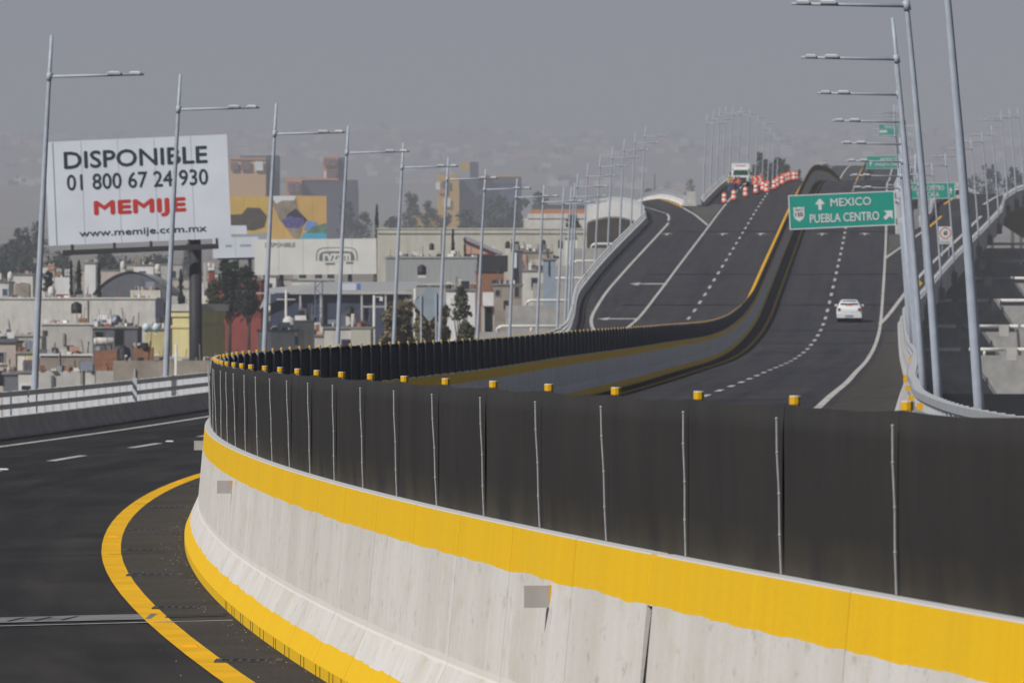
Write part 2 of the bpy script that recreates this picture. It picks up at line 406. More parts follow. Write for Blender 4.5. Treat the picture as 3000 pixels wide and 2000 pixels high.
# left exit ramp: leaves at d=350, crests near d=680 and swings left
_ol = interp([(345, -9.93), (360, -10.2), (393, -11.5), (440, -13.3), (500, -13.8), (575, -14.0)])
_rlx = interp([(575, 12.35), (600, 12.9), (620, 12.85), (640, 12.25), (660, 11.35), (680, 10.2), (700, 8.75), (725, 8.95), (760, 9.4), (800, 10.0)])
_rlz = interp([(575, 10.55), (600, 11.75), (620, 12.6), (640, 13.35), (660, 13.95), (680, 14.25), (700, 14.1), (725, 13.4), (760, 11.5), (800, 8.6)])
_rrx = interp([(600, 0), (615, 17.55), (642, 16.75), (660, 16.1), (680, 15.2), (700, 14.2), (725, 14.2), (760, 14.7), (800, 15.3)])
_rrz = interp([(600, 12.1), (615, 12.95), (642, 14.2), (660, 14.75), (680, 14.95), (700, 14.75), (725, 13.9), (760, 12.0), (800, 9.0)])
def ramp_l(d):
    if d <= 575: L = PT(d, _ol(d))
    else: L = XP(d, _rlx(d), _rlz(d))
    if d <= 600: R = PT(d, -EDGE)
    elif d < 615:
        t = (d-600)/15; R = PT(600, -EDGE).lerp(XP(615, _rrx(615), _rrz(615)), t)
    else: R = XP(d, _rrx(d), _rrz(d))
    return L, R
RLD = stations(350, 800, far=5)
ramp1 = strip('exit_ramp', [ramp_l(d) for d in RLD])
# right exit ramp
_rex = interp([(392, 24.9), (446, 30.9), (485, 35.3), (531, 40.7), (582, 46.6), (655, 55.2), (700, 60.8), (800, 75.0)])
_rey = interp([(545, 35.9), (562, 37.6), (634, 45.6), (700, 53.2), (800, 67.0)])
_rez = interp([(580, 11.9), (590, 12.5), (600, 13.0), (640, 14.7), (665, 15.35), (690, 15.6), (720, 15.5), (800, 14.0)])
def ramp_r(d):
    z = _rez(d); RX = max(_rex(d), PT(d, EDGE+.05).x); zz = zs(RX, d) if d <= 590 else z
    R = XP(d, RX, zz)
    if d <= 540: L = PT(d, EDGE)
    elif d < 560: L = PT(540, EDGE).lerp(XP(560, _rey(560), zs(_rey(560), 560)), (d-540)/20)
    else: L = XP(d, _rey(d), zs(_rey(d), d) if d <= 590 else z)
    return L, R
RRD = stations(384, 800, far=5)
ramp2 = strip('exit_ramp', [ramp_r(d) for d in RRD])

# ------------------------------------------------------------------ painted markings (children of their road)
def line(parent, f, d0, d1, w=0.18, m=None, step=None, lift=0.006, name='lane_marking'):
    k = max(1, int((d1-d0)/(step or (2.0 if d0 < 130 else 5.0)))); mb = MB(); P = []
    for i in range(k+1): P.append(f(lerp(d0, d1, i/k)))
    pa = Path(P) if k >= 1 else None
    lf = lift if d0 < 140 else 0.018
    vs = []
    for p, n in zip(pa.p, pa.n):
        vs += [(p.x-n[0]*w/2, p.y-n[1]*w/2, p.z+lf), (p.x+n[0]*w/2, p.y+n[1]*w/2, p.z+lf)]
    mb.add(vs, [(2*i, 2*i+1, 2*i+3, 2*i+2) for i in range(k)])
    return mb.build(name, m or M_WHITE_LINE, parent)
yl_l = interp([(-30, -.75), (38, -.85), (64, -1.08), (96, -1.25), (140, -1.15), (400, -1.0), (1500, -1.0)])
line(road_n, lambda d: PT(d, yl_l(d)), -10, 190, 0.20, M_YEL_LINE, step=2.5)
line(road_l, lambda d: PT(d, yl_l(d)), 190, 1490, 0.20, M_YEL_LINE, step=4)
line(road_r, lambda d: PT(d, 1.05), 20, 1490, 0.20, M_YEL_LINE, step=4)
dsh_l = interp([(0, -5.1), (140, -5.1), (300, -4.6), (500, -4.2), (1500, -4.2)])
edg_l = interp([(0, -8.6), (140, -8.2), (300, -7.7), (1500, -7.7)])
dsh_r = interp([(0, 3.9), (173, 3.95), (297, 4.25), (400, 4.75), (553, 5.0), (1500, 5.0)])
edg_r = interp([(0, 7.6), (173, 7.6), (297, 7.9), (400, 8.45), (553, 8.7), (1500, 8.7)])
d = 52.0
while d < 745:
    line(road_n if d < 185 else road_l, lambda q: PT(q, dsh_l(q)), d, d+4.3, 0.17 if d < 200 else 0.20); d += 11.0
d = 140.0
while d < 750:
    line(road_r, lambda q: PT(q, dsh_r(q)), d, d+4.3, 0.19 if d < 300 else 0.21); d += 11.0
for a, b in ((1120, 1400),):
    line(road_l, lambda q: PT(q, dsh_l(q)), a, b, 0.3); line(road_r, lambda q: PT(q, dsh_r(q)), a, b, 0.3)
line(road_n, lambda q: PT(q, edg_l(q)), 20, 190, 0.17); line(road_l, lambda q: PT(q, edg_l(q)), 190, 345, 0.17)
line(road_l, lambda q: PT(q, edg_l(q)), 345, 1450, 0.20)
line(road_r, lambda q: PT(q, edg_r(q)), 100, 392, 0.20)
line(road_r, lambda q: PT(q, edg_r(q)), 392, 1450, 0.19)
_le = interp([(345, -7.7), (375, -8.7), (387, -9.8), (415, -11.1), (455, -11.6), (572, -11.7)])
def left_edge(d): return PT(d, _le(d)) if d <= 572 else ramp_l(d)[0].lerp(ramp_l(d)[1], interp([(572, .56), (590, .50), (615, .34), (640, .22), (800, .2)])(d))
line(road_l, left_edge, 345, 384, 0.24)
line(ramp1, left_edge, 384, 690, 0.22, step=6)
def gore_l(d): return Vector(at(1, 1, 1)) if 0 else XP(d, interp([(567, 18.2), (590, 17.85), (615, 17.1), (642, 16.2), (660, 15.6), (690, 14.2)])(d), zs(18.0, d))
def gore_l2(d):
    p = gore_l(d)
    if d > 600:
        L, R = ramp_l(d); t = min(.97, (p.x-L.x)/(R.x-L.x)); p = L.lerp(R, t)
    return p
line(road_l, gore_l2, 567, 612, 0.26, step=5)
line(ramp1, gore_l2, 612, 690, 0.26, M_YEL_LINE, step=5)
_re = interp([(392, 23.5), (446, 29.0), (485, 33.3), (531, 38.7), (582, 44.6), (655, 53.2), (700, 58.8)])
line(ramp2, lambda d: XP(d, _re(d), (zs(_re(d), d) if d <= 590 else _rez(d))), 396, 700, 0.28, step=5)
_rg = interp([(495, 30.2), (528, 34.3), (546, 36.5), (562, 38.5), (634, 46.5), (700, 54.0)])
line(ramp2, lambda d: XP(d, _rg(d), zs(_rg(d), d)), 496, 550, 0.28, step=5)
line(ramp2, lambda d: XP(d, _rg(d), (zs(_rg(d), d) if d <= 590 else _rez(d))), 550, 690, 0.26, M_YEL_LINE, step=5)
# pale paving in the two gores
def poly_sheet(name, pts, m, parent, lift=0.012):
    mb = MB(); mb.add([(p.x, p.y, p.z+lift) for p in pts], [tuple(range(len(pts)))]); return mb.build(name, m, parent)
gp = []
for d in (570, 580, 590, 600, 612, 622): gp.append((gore_l2(d)+Vector((.25, 0, 0)), PT(d, edg_l(d)-.25)))
mb = MB(); vs = []
for a, b in gp: vs += [(a.x, a.y, CZ+zs(a.x, a.y)+.012), (b.x, b.y, b.z+.012)]
mb.add(vs, [(2*i, 2*i+1, 2*i+3, 2*i+2) for i in range(len(gp)-1)]); mb.build('gore_paving', M_GORE, road_l)
gp = []
for d in (500, 512, 524, 536, 545): gp.append((PT(d, edg_r(d)+.25), XP(d, _rg(d)-.25, zs(_rg(d), d))))
mb = MB(); vs = []
for a, b in gp: vs += [(a.x, a.y, a.z+.012), (b.x, b.y, b.z+.012)]
mb.add(vs, [(2*i, 2*i+1, 2*i+3, 2*i+2) for i in range(len(gp)-1)]); mb.build('gore_paving', M_GORE, road_r)
# lane arrows painted on the far carriageways
def arrow(parent, d, o, kind='up'):
    p = PT(d, o); h = _h(d)
    if kind == 'up': poly = [(-.09, -2.6), (.09, -2.6), (.09, .4), (.55, .4), (0, 2.6), (-.55, .4), (-.09, .4)]
    else: poly = [(-1.5, 0), (-.75, 2.2), (-.75, .7), (1.25, .7), (1.4, -1.6), (1.1, -1.6), (.95, -.7), (-.75, -.7), (-.75, -2.2)]
    mb = MB(); mb.add([(p.x+a+h*b, p.y+b, CZ+zs(p.x+a+h*b, p.y+b)+.02) for a, b in poly], [tuple(range(len(poly)))])
    mb.build('lane_arrow', M_WHITE_LINE, parent)
for o in (-2.5, -5.9, -9.9+.2): arrow(road_l if o > -9 else ramp1, 546, o if o > -9 else -10.9)
for o in (3.0, 6.8): arrow(road_r, 546, o)
arrow(ramp1, 455, -10.6, 'turn') if False else arrow(road_l, 455, -8.9, 'turn'); arrow(road_l, 405, -8.9, 'turn')
# steel expansion joints across the decks
def joint(parent, d, o0, o1, w=.22, m=None):
    mb = MB(); a, b = PT(d, o0), PT(d, o1)
    vs = [(p.x, p.y+e, p.z+.007) for p in (a, b) for e in (-w/2, w/2)]
    mb.add(vs, [(0, 2, 3, 1)]); return mb.build('expansion_joint', m or M_JOINT, parent)
M_JPALE = mat('joint_pale', (0.075, 0.075, 0.085), 0.9, 0.25, 2, spec=.1)
j = joint(road_n, 48.3, -9.5, yl_l(48.3), .95, mat('joint_header', (.19, .195, .205), .85, .3, 3, spec=.15)); joint(road_n, 48.3, yl_l(48.3)+.1, -.35, .5, mat('joint_dark', (.03, .03, .032), .85))
mb = MB()
for k in range(38):
    o = -9.4+k*.21
    p = PT(48.3, o)
    mb.add([(p.x-.016, p.y-.30, p.z+.011), (p.x+.016, p.y-.30, p.z+.011), (p.x+.10, p.y+.30, p.z+.011), (p.x+.07, p.y+.30, p.z+.011)], [(0, 1, 2, 3)])
mb.build('joint_fingers', M_DARK, j)
p0, p1 = PT(47.4, -3.2), PT(47.4, -.4)
joint(road_n, 47.35, -2.6, -.35, .12, mat('joint_mortar', (.28, .28, .28), .8, .3, 6)); joint(road_n, 62.0, -9.5, -.5, .05, M_DARK); joint(road_n, 36.5, -9.5, -.5, .06, M_DARK); joint(road_n, 80.0, -9.5, -.5, .05, M_DARK)
for d in (166, 196, 226, 330, 356, 384, 425, 470, 552):
    joint(road_r, d, 1.3, EDGE-.3, .5 if d < 300 else 1.1, M_JPALE)
    if d > 380: joint(road_l, d, -EDGE+.3, -1.3, 1.1, M_JPALE)

# drains in the near shoulder: a recessed dark slot in a steel frame
def drain(d, oc, w, k=.30):
    p = PT(d, oc); mb = MB(); M = Matrix.Translation(p) @ Matrix.Rotation(-math.atan(_h(d))*0, 4, 'Z')
    mb.box(-w/2-.05, w/2+.05, -k/2-.025, -k/2, -.05, .012, 0, M); mb.box(-w/2-.05, w/2+.05, k/2, k/2+.025, -.05, .012, 0, M)
    mb.box(-w/2-.05, -w/2, -k/2, k/2, -.05, .012, 0, M); mb.box(w/2, w/2+.05, -k/2, k/2, -.05, .012, 0, M)
    fr = mb.build('drain_frame', M_JOINT, road_n)
    m2 = MB(); m2.box(-w/2, w/2, -k/2, k/2, -.05, .006, 0, M)
    for q in range(5):
        x = -w/2+(q+1)*w/6; m2.box(x-.012, x+.012, -k/2, k/2, .006, .010, 1, M)
    m2.build('drain_slot', [M_DARK, M_JOINT], fr)
for d, o, w in ((41.6, -.60, .36), (49.7, -.66, .34), (56.5, -.68, .42), (63.0, -.70, .42), (69.5, -.72, .40), (78.0, -.72, .4), (88.0, -.72, .4)): drain(d, o, w)
# dusty shoulders: paler sheets beside the barrier and the right parapet
def dust_mat(name, a, b, c_):
    g = NT(name); tc = g.n('ShaderNodeTexCoord').outputs['Object']
    c = g.ramp(g.noise(tc, 1.2, 6, .6), [(.3, a), (.7, b)]); c = g.mix(g.ramp(g.noise(tc, 24, 3), [(.58, 0.0), (.72, .8)]), c, c_)
    g.L.new(c, g.b.inputs['Base Color']); g.b.inputs['Roughness'].default_value = .9; g.b.inputs['Specular IOR Level'].default_value = .12; return g.m
M_SHO = dust_mat('shoulder_dust', (.042, .040, .038), (.062, .058, .053), (.11, .10, .088)); M_SHO2 = dust_mat('gravel_dust', (.040, .038, .036), (.085, .078, .068), (.17, .155, .135))
def shoulder(parent, f0, f1, a, b, m):
    mb = MB(); vs = []; D = stations(a, b)
    for d in D:
        for o in (f0(d), f1(d)):
            q = PT(d, o); vs.append((q.x, q.y, q.z+.0035))
    mb.add(vs, [(2*i, 2*i+1, 2*i+3, 2*i+2) for i in range(len(D)-1)]); mb.build('shoulder', m, parent)
shoulder(road_n, lambda d: yl_l(d)+.02, lambda d: -.30, 14, 190, M_SHO); shoulder(road_r, lambda d: edg_r(d)+.35, lambda d: EDGE-.3, 110, 380, M_SHO2)
# grit along the foot of the barrier
rg = random.Random(3); mb = MB()
for _ in range(220):
    d = rg.uniform(26, 75); o = -.33-abs(rg.gauss(0, .10)) if rg.random() < .75 else rg.uniform(-1.2, -.4); q = PT(d, o); r = rg.uniform(.0015, .0055)
    mb.add([(q.x-r, q.y-r, q.z+.004), (q.x+r, q.y-r*.6, q.z+.004), (q.x+r*.5, q.y+r*1.2, q.z+.004), (q.x, q.y, q.z+.004+r*1.3)], [(0, 1, 3), (1, 2, 3), (2, 0, 3)])
tag(mb.build('grit', M_CONC, None), 'pale grit scattered along the foot of the median barrier', 'grit', kind='stuff')
# reflective studs on the yellow line and lanes
def stud(d, o, m, s=1.0):
    p = PT(d, o); mb = MB(); M = Matrix.Translation(p)
    mb.add([M @ Vector(q) for q in ((-.06*s, -.05, .004), (.06*s, -.05, .004), (.06*s, .05, .004), (-.06*s, .05, .004), (-.045*s, -.03, .024), (.045*s, -.03, .024), (.045*s, .03, .024), (-.045*s, .03, .024))],
           [(4, 5, 6, 7), (0, 1, 5, 4), (1, 2, 6, 5), (2, 3, 7, 6), (3, 0, 4, 7)])
    mb.build('road_stud', m, road_n)
M_STUDY = mat('stud_yellow', (.82, .36, .01), .4)
for d in (43.6, 67.2, 90.6): stud(d, yl_l(d), M_STUDY)
for d in (101, 124): stud(d, -5.1, M_SIGNW, 1.4)

# ------------------------------------------------------------------ median barrier: precast segments
L0, LFAR = Lof(12), Lof(1420)
bar = empty('median_barrier', PT(30, 0), label='long concrete median barrier with ragged yellow bands, curving between the carriageways', cat='barrier')
BP = [(-.31, -.03), (-.31, .075), (-.165, .40), (-.092, 1.214), (-.088, 1.22), (.088, 1.22), (.092, 1.214), (.165, .40), (.31, .075), (.31, -.03)]
L = Lof(27.7)-4.1*4; k = 0
while L < LFAR:
    near = L < Lof(360)
    seg = 2.05 if (k >= 4 and L < Lof(75)) else (4.1 if near else 24.0)
    e = min(L+seg, LFAR)
    gap = .14 if k == 3 else .016
    P, Q = MED.sub(L, e-gap, .7 if L < Lof(130) else (2.05 if near else 6.0))
    mb = MB(); mb.sweep(P, Q, BP, 0, u0=L); mb.build('barrier_segment', M_BAR, bar)
    if k == 3:
        P, Q = MED.sub(e-gap-.002, e+.002, .04); mb = MB(); mb.sweep(P, Q, [(-.112, .985), (-.0905, 1.20), (-.088, 1.212), (.088, 1.212), (.0905, 1.20), (.112, .985)], 0, u0=L); mb.build('joint_filler', M_BAR, bar)
        P, Q = MED.sub(e-gap-.002, e+.002, .04); mb = MB(); mb.sweep(P, Q, [(a*.965, min(b, .98)) for a, b in BP], 0); mb.build('joint_seal', M_DARK, bar)
    L = e; k += 1
# notches at the foot of the barrier
mb = MB()
L = Lof(26)
while L < Lof(50):
    for q in (0, .30+.1*math.sin(L*3)):
        p, n, t = MED.at(L+q); M = Matrix.Translation(p) @ Matrix(((n[0], t.x, 0, 0), (n[1], t.y, 0, 0), (0, 0, 1, 0), (0, 0, 0, 1)))
        mb.box(-.3125, -.30, -.010, .012, .0, .072, 0, M)
    L += 1.03+.2*math.sin(L*5)
mb.build('drain_notches', M_DARK, bar)
# reflector plates on brackets
for d in (30.35, 52.2, 71.5):
    p, n, t = MED.at(Lof(d)); M = Matrix.Translation(p) @ Matrix(((n[0], t.x, 0, 0), (n[1], t.y, 0, 0), (0, 0, 1, 0), (0, 0, 0, 1)))
    mb = MB(); mb.box(-.250, -.118, -.004, .004, .855, .965, 0, M)
    pl = mb.build('reflector_plate', M_PLATE, bar)
    mb = MB(); mb.box(-.122, -.104, -.02, .022, .855, .967, 0, M); mb.build('bracket', M_CAPY, pl)

# ------------------------------------------------------------------ anti-glare fence on the barrier
fen = empty('antiglare_fence', PT(30, 0, 1.22), label='dark mesh anti-glare fence with yellow-capped posts on top of the median barrier', cat='fence')
SP = 2.05; HS = .70
post_me = MB().tube([(0, 0, 0), (0, 0, HS)], .022, 8).mesh('post', M_POST, True)
cap_me = MB().lathe([(.023, 0), (.0245, .004), (.0245, .034), (.023, .038)], 10, [0, 0, 1]).mesh('post_cap', [M_CAPY, M_CAPTOP], False)
tie = MB(); tp = [Vector((random.uniform(-.003, .003), 0, z)) for z in (0.0, .16, .33, .5, .64)]
tie.tube(tp, .0038, 5)
for q in tp[1:]: tie.lathe([(.003, -.006), (.007, 0), (.003, .006)], 6, 0, q)
tie_me = tie.mesh('tie_wire', M_TIE)
# the photograph fixes a post at d = 23.6
L = Lof(24.5)+.69 - SP*4; Ls = []
while L < Lof(372): Ls.append(L); L += SP
def screen(La, Lb, step, k):
    P, Q = MED.sub(La, Lb, step); n = len(P); rows = 7; mb = MB(); vs = []; uvp = []
    rr = random.Random(k); ph = rr.uniform(0, 6); amp = rr.uniform(.004, .014)
    for side in (-.020, -.008):
        for i, (p, q) in enumerate(zip(P, Q)):
            t = i/(n-1)
            sag = -.018*math.sin(math.pi*t)*rr.uniform(.5, 1.2) if step < 3 else 0
            bel = math.sin(math.pi*t)*amp*1.4 + (math.sin(t*9+ph)*.004 if step < 3 else 0)
            for j in range(rows):
                w = j/(rows-1); z = w*HS + (sag*w if j == rows-1 else 0)
                off = side - bel*math.sin(math.pi*min(1, w*1.05))*(1 if side < -.01 else .4)
                if j == rows-1: off += .006
                vs.append((p.x+q[0]*off, p.y+q[1]*off, p.z+1.22+.004+z)); uvp.append((lerp(La, Lb, t), w*HS))
    fs = []; uv = []; N = n*rows
    for i in range(n-1):
        for j in range(rows-1):
            for b in (0, N):
                f = (b+i*rows+j, b+(i+1)*rows+j, b+(i+1)*rows+j+1, b+i*rows+j+1); fs.append(f); uv.append([uvp[x] for x in f])
        f = (i*rows+rows-1, (i+1)*rows+rows-1, N+(i+1)*rows+rows-1, N+i*rows+rows-1); fs.append(f); uv.append([uvp[x] for x in f])
    mb.add(vs, fs, 0, uv); return mb.build('screen_panel', M_SCREEN, fen, smooth=True)
fo = wloc(fen)
for k, L in enumerate(Ls):
    p, n, t = MED.at(L); yaw = math.atan2(-t.x, t.y)
    jt = random.uniform(-.012, .012)
    base = Vector((p.x+n[0]*.022, p.y+n[1]*.022, p.z+1.22))
    po = place('post', post_me, fen, base-fo, (jt*.5, jt, yaw)); WL[po.name] = base
    place('post_cap', cap_me, po, (0, 0, HS+.002))
    if L < Lof(140):
        b2 = Vector((p.x-n[0]*.034-t.x*.03, p.y-n[1]*.034-t.y*.03, p.z+1.226))
        place('tie_wire', tie_me, fen, b2-fo, (random.uniform(-.012, .012), random.uniform(-.045, -.012), yaw))
    if k < len(Ls)-1: screen(L, Ls[k+1]-.004, .35 if L < Lof(110) else 1.03, k)
L = Ls[-1]; k = 999
while L < LFAR-1:
    e = min(L+16, LFAR); screen(L, e, 4.0, k); L = e; k += 1
# far posts, too small to tell apart
mb = MB(); L = Ls[-1]+SP
while L < Lof(760):
    p, n, t = MED.at(L); b = p+Vector((n[0]*.024, n[1]*.024, 1.22))
    mb.tube([b, b+Vector((0, 0, HS))], .022, 4, 0); mb.tube([b+Vector((0, 0, HS)), b+Vector((0, 0, HS+.04))], .03, 5, 1); L += SP*2
mb.build('far_posts', [M_POST, M_CAPY], fen, kind='stuff')

# ------------------------------------------------------------------ parapets and finned steel railings
PP = [(-.06, -1.15), (-.06, .46), (.19, .46), (.24, .22), (.36, .05), (.36, -.03), (-.012, -.03), (-.012, -1.15)]
fin_me = MB().box(-.14, .015, -.008, .008, 0, .54).mesh('fin', M_FIN)
def parapet(label, rlabel, path, inner, nfin=0, fin0=0.0, segl=8.2, cap=True, fin_sp=1.3, rails=True, far_fins=True, pm=None):
    """path runs along the deck edge; inner=+1 when the road lies on the path's right"""
    pr = empty('parapet', path.p[0], label=label, cat='parapet')
    L = 0.0
    n = 0
    while L < path.L[-1]-.5:
        e = min(L+segl, path.L[-1]); P, Q = path.sub(L, e-.02, 2.7)
        mb = MB(); mb.sweep(P, Q, [(a*inner, b) for a, b in PP], 0); mb.build('parapet_segment', pm(P[0].y) if pm else M_PARAPET, pr); L = e
    if not rails: return pr
    rl = empty('bridge_railing', path.p[0]+Vector((0, 0, .46)), label=rlabel, cat='railing')
    for z in (.20, .47):
        L = 0.0
        while L < path.L[-1]-.5:
            e = min(L+segl*3, path.L[-1]); P, Q = path.sub(L, e-.05, 2.7)
            mb = MB(); mb.sweep(P, Q, [(a*inner, .46+z+b) for a, b in ((.05, -.045), (.05, .065), (.072, .065), (.072, -.045))], 0); mb.build('rail', M_RAIL, rl); L = e
    ro = wloc(rl); L = fin0; k = 0; st = MB()
    while L < path.L[-1]:
        p, q, t = path.at(L); b = Vector((p.x+q[0]*inner*.035, p.y+q[1]*inner*.035, p.z+.46)); yaw = math.atan2(-t.x, t.y)
        if k < nfin: place('fin', fin_me, rl, b-ro, (0, 0, yaw + (math.pi if inner < 0 else 0)))
        elif far_fins:
            M = Matrix.Translation(b) @ Matrix.Rotation(yaw + (math.pi if inner < 0 else 0), 4, 'Z'); st.box(-.14, .015, -.01, .01, 0, .54, 0, M)
        L += fin_sp; k += 1
    if st.v: st.build('far_fins', M_FIN, rl, kind='stuff')
    return pr
path_l = Path([PT(d, -EDGE) for d in stations(40, 350)] + [ramp_l(d)[0] for d in RLD[1:]])
def path_len_at(path, d):
    for i, p in enumerate(path.p):
        if p.y >= d: return path.L[i]
    return path.L[-1]
parapet('concrete parapet along the far left road edge, bending onto the left exit ramp', 'finned steel railing on the left parapet below the row of lamp posts', path_l, 1, nfin=185, fin0=path_len_at(path_l, 122), pm=lambda y: M_PARA_LIT if y > 590 else M_PARAPET)
path_lr = Path([PT(d, -EDGE) for d in stations(616, 1480)])
parapet('concrete parapet of the main road climbing behind the left gore', 'steel railing on the parapet leading up to the parked truck', path_lr, 1, 0)
path_ll = Path([ramp_l(d)[1]-Vector((.0, 0, 0)) for d in stations(618, 800, far=4)])
parapet('pale humped parapet on the right side of the left exit ramp', 'low railing on the humped parapet of the left exit ramp', path_ll, -1, 0, pm=lambda y: M_PARA_LIT)
path_r = Path([PT(d, ER(d)) for d in stations(60, 384)] + [ramp_r(d)[1] for d in RRD[2:]])
parapet('concrete parapet on the right road edge running up the right exit ramp', 'finned steel railing with yellow delineators on the right parapet', path_r, -1, nfin=200, fin0=2.0)
path_rl = Path([ramp_r(d)[0] for d in stations(562, 800, far=5)])
parapet('concrete parapet on the left side of the right exit ramp beside its yellow line', 'railing on the left parapet of the right exit ramp', path_rl, 1, 0)
path_rr = Path([PT(d, EDGE) for d in stations(546, 1480)])
parapet('concrete parapet of the main road beyond the right exit', 'railing on the main road parapet beyond the right exit', path_rr, -1, 0)
# broad break post in the left railing and yellow delineators on the right one
rl_right = [o for o in COL.objects if o.name.startswith('bridge_railing') and 'delineators' in o.get('label', '')][0]
for d, dz in ((97, .34), (105, .36), (121, .36), (131, .40), (140, .38), (172, .5)):
    p, q, t = path_r.at(path_len_at(path_r, d)); M = Matrix.Translation(p+Vector((-q[0]*.10, -q[1]*.10, .46)))
    mb = MB(); mb.box(-.05, .05, -.012, .012, dz-.055, dz+.055, 0, M); mb.build('delineator', M_CAPY, rl_right)
rl_left = [o for o in COL.objects if o.name.startswith('bridge_railing') and 'row of lamp posts' in o.get('label', '')][0]
for d in (153.0,):
    p, q, t = path_l.at(path_len_at(path_l, d)); M = Matrix.Translation(p)
    mb = MB(); mb.box(.09, .20, -.05, .05, .0, 1.06, 0, M); mb.build('joint_post', M_FIN, rl_left)

# gore nose blocks
mb = MB(); p = XP(616, 18.1, zr(616)); M = Matrix.Translation(p)
mb.box(-.45, .45, -.5, .5, -.05, 1.5, 0, M); mb.prism([(-.6, 0), (.6, 0), (.45, .35), (-.45, .35)], 615.2, 616.8)
mb.v[-8:] = [(v[0]+p.x, v[1], v[2]+p.z) for v in mb.v[-8:]]
tag(mb.build('gore_block', M_CONC_L), 'pale concrete block at the tip of the left gore', 'block')

# ------------------------------------------------------------------ piers with broad cross caps and white pipe guards
M_PIPE = mat('pipe_white', (0.74, 0.72, 0.67), 0.45, 0.06, 4)
ORD = ['first', 'second', 'third', 'fourth', 'fifth', 'sixth', 'seventh', 'eighth', 'ninth', 'tenth', 'eleventh', 'twelfth', 'thirteenth', 'fourteenth', 'fifteenth', 'sixteenth', 'seventeenth', 'eighteenth', 'nineteenth', 'twentieth', 'twenty-first', 'twenty-second', 'twenty-third', 'twenty-fourth', 'twenty-fifth']
PIERS = [(430, -1.02), (459, 0.65), (496, 2.80), (534, 4.95), (569, 6.88), (604, 9.0)]
for k, (d, zrail) in enumerate(PIERS):
    zt = CZ+zrail-.42; X0 = mx(d)-22.2; X1 = mx(d)+26
    pe = empty('viaduct_pier', (mx(d), d, CZ+gz(d)), label='%s concrete cross beam below the road counting away, white pipe guards along its top' % ORD[k].capitalize(), cat='pier')
    mb = MB(); mb.box(X0, X1, d-.9, d+.9, zt-2.7, zt); mb.build('cap', M_CONC, pe)
    for xx in (X0+3, mx(d)-9, mx(d)+9, X1-3):
        mb = MB(); mb.box(xx-1.1, xx+1.1, d-.75, d+.75, CZ+gz(d)-.5, zt-2.7)
        for sx in (-1, 1): mb.box(xx+sx*.55-.06, xx+sx*.55+.06, d-.80, d-.75, CZ+gz(d)-.5, zt-2.72)
        mb.build('column', M_CONC, pe)
    yy = d-.6; a = X0+1.7; b = mx(d)-13.2
    mb = MB(); mb.tube([(a, yy, zt-.1), (a, yy, zt+.22), (a+.14, yy, zt+.36), (a+.36, yy, zt+.42), (b, yy, zt+.42)], .125, 10); mb.build('pipe_guard', M_PIPE, pe, True)
    for q in (.35, .7):
        mb = MB(); mb.tube([(lerp(a, b, q), yy, zt-.05), (lerp(a, b, q), yy, zt+.36)], .10, 8); mb.build('guard_stub', M_PIPE, pe, True)
    for a2, b2 in ((mx(d)+11.0, mx(d)+14.0), (mx(d)+14.6, mx(d)+17.2), (mx(d)+18.0, X1-.3)):
        mb = MB(); mb.tube([(a2, yy, zt+.42), (b2, yy, zt+.42)], .135, 10); mb.build('pipe_guard', M_PIPE, pe, True)
        mb = MB(); mb.tube([(lerp(a2, b2, .42), yy, zt-.05), (lerp(a2, b2, .42), yy, zt+.36)], .11, 8); mb.build('guard_stub', M_PIPE, pe, True)
    mb = MB(); mb.box(mx(d)+17.25, mx(d)+17.95, d-.92, d-.2, zt-.35, zt+.55); mb.build('upstand', M_CONC_L, pe)

# ------------------------------------------------------------------ lamp posts
def lamp_meshes(lean, tag_):
    H = 9.25
    def px(z): return lean*z*(.72+.28*z/H)
    mb = MB(); pts = [(px(z), 0, z) for z in (0, 1.2, 3, 5, 7, 8.2, H)]
    mb.tube(pts, [.084, .082, .076, .067, .055, .048, .040], 10); pole = mb.mesh('pole', M_GALV, True)
    mb = MB(); mb.box(-.17, .17, -.17, .17, -.05, .03); base = mb.mesh('base_plate', M_GALV)
    za = 8.30; xa = px(za)
    mb = MB(); mb.tube([(xa+.02, 0, za), (xa+2.19, 0, za+.05)], [.036, .030], 8); mb.tube([(xa-.02, 0, za-.09), (xa+.02, 0, za+.10)], .07, 8); arm = mb.mesh('arm', M_GALV, True)
    lum = []
    for a, ln in ((1.50, .33), (1.98, .27)):
        mb = MB(); c = (xa+a, 0, za+.055)
        mb.add([(c[0]+u*.5*q, w*q2, c[2]+h) for h, q, q2 in ((-.012, ln*.9, .08), (.032, ln, .09), (.062, ln*.6, .05)) for u, w in ((-1, -1), (1, -1), (1, 1), (-1, 1))],
               [(3, 2, 1, 0), (8, 9, 10, 11)] + [(b+i, b+(i+1) % 4, b+4+(i+1) % 4, b+4+i) for b in (0, 4) for i in range(4)])
        lum.append(mb.mesh('luminaire', M_FIN))
    return pole, base, arm, lum
LM_L = lamp_meshes(.047, 'l'); LM_R = lamp_meshes(.080, 'r')
def lamp(p, yaw, ms, label, group):
    t = empty('street_lamp', p, yaw, label, 'street lamp', group)
    place('pole', ms[0], t); place('base_plate', ms[1], t); place('arm', ms[2], t)
    for q in ms[3]: place('luminaire', q, t)
    place('corbel', corbel_me, t)
corbel_me = MB().box(-.26, .19, -.25, .25, -.95, -.05).mesh('corbel', M_CONC_D)
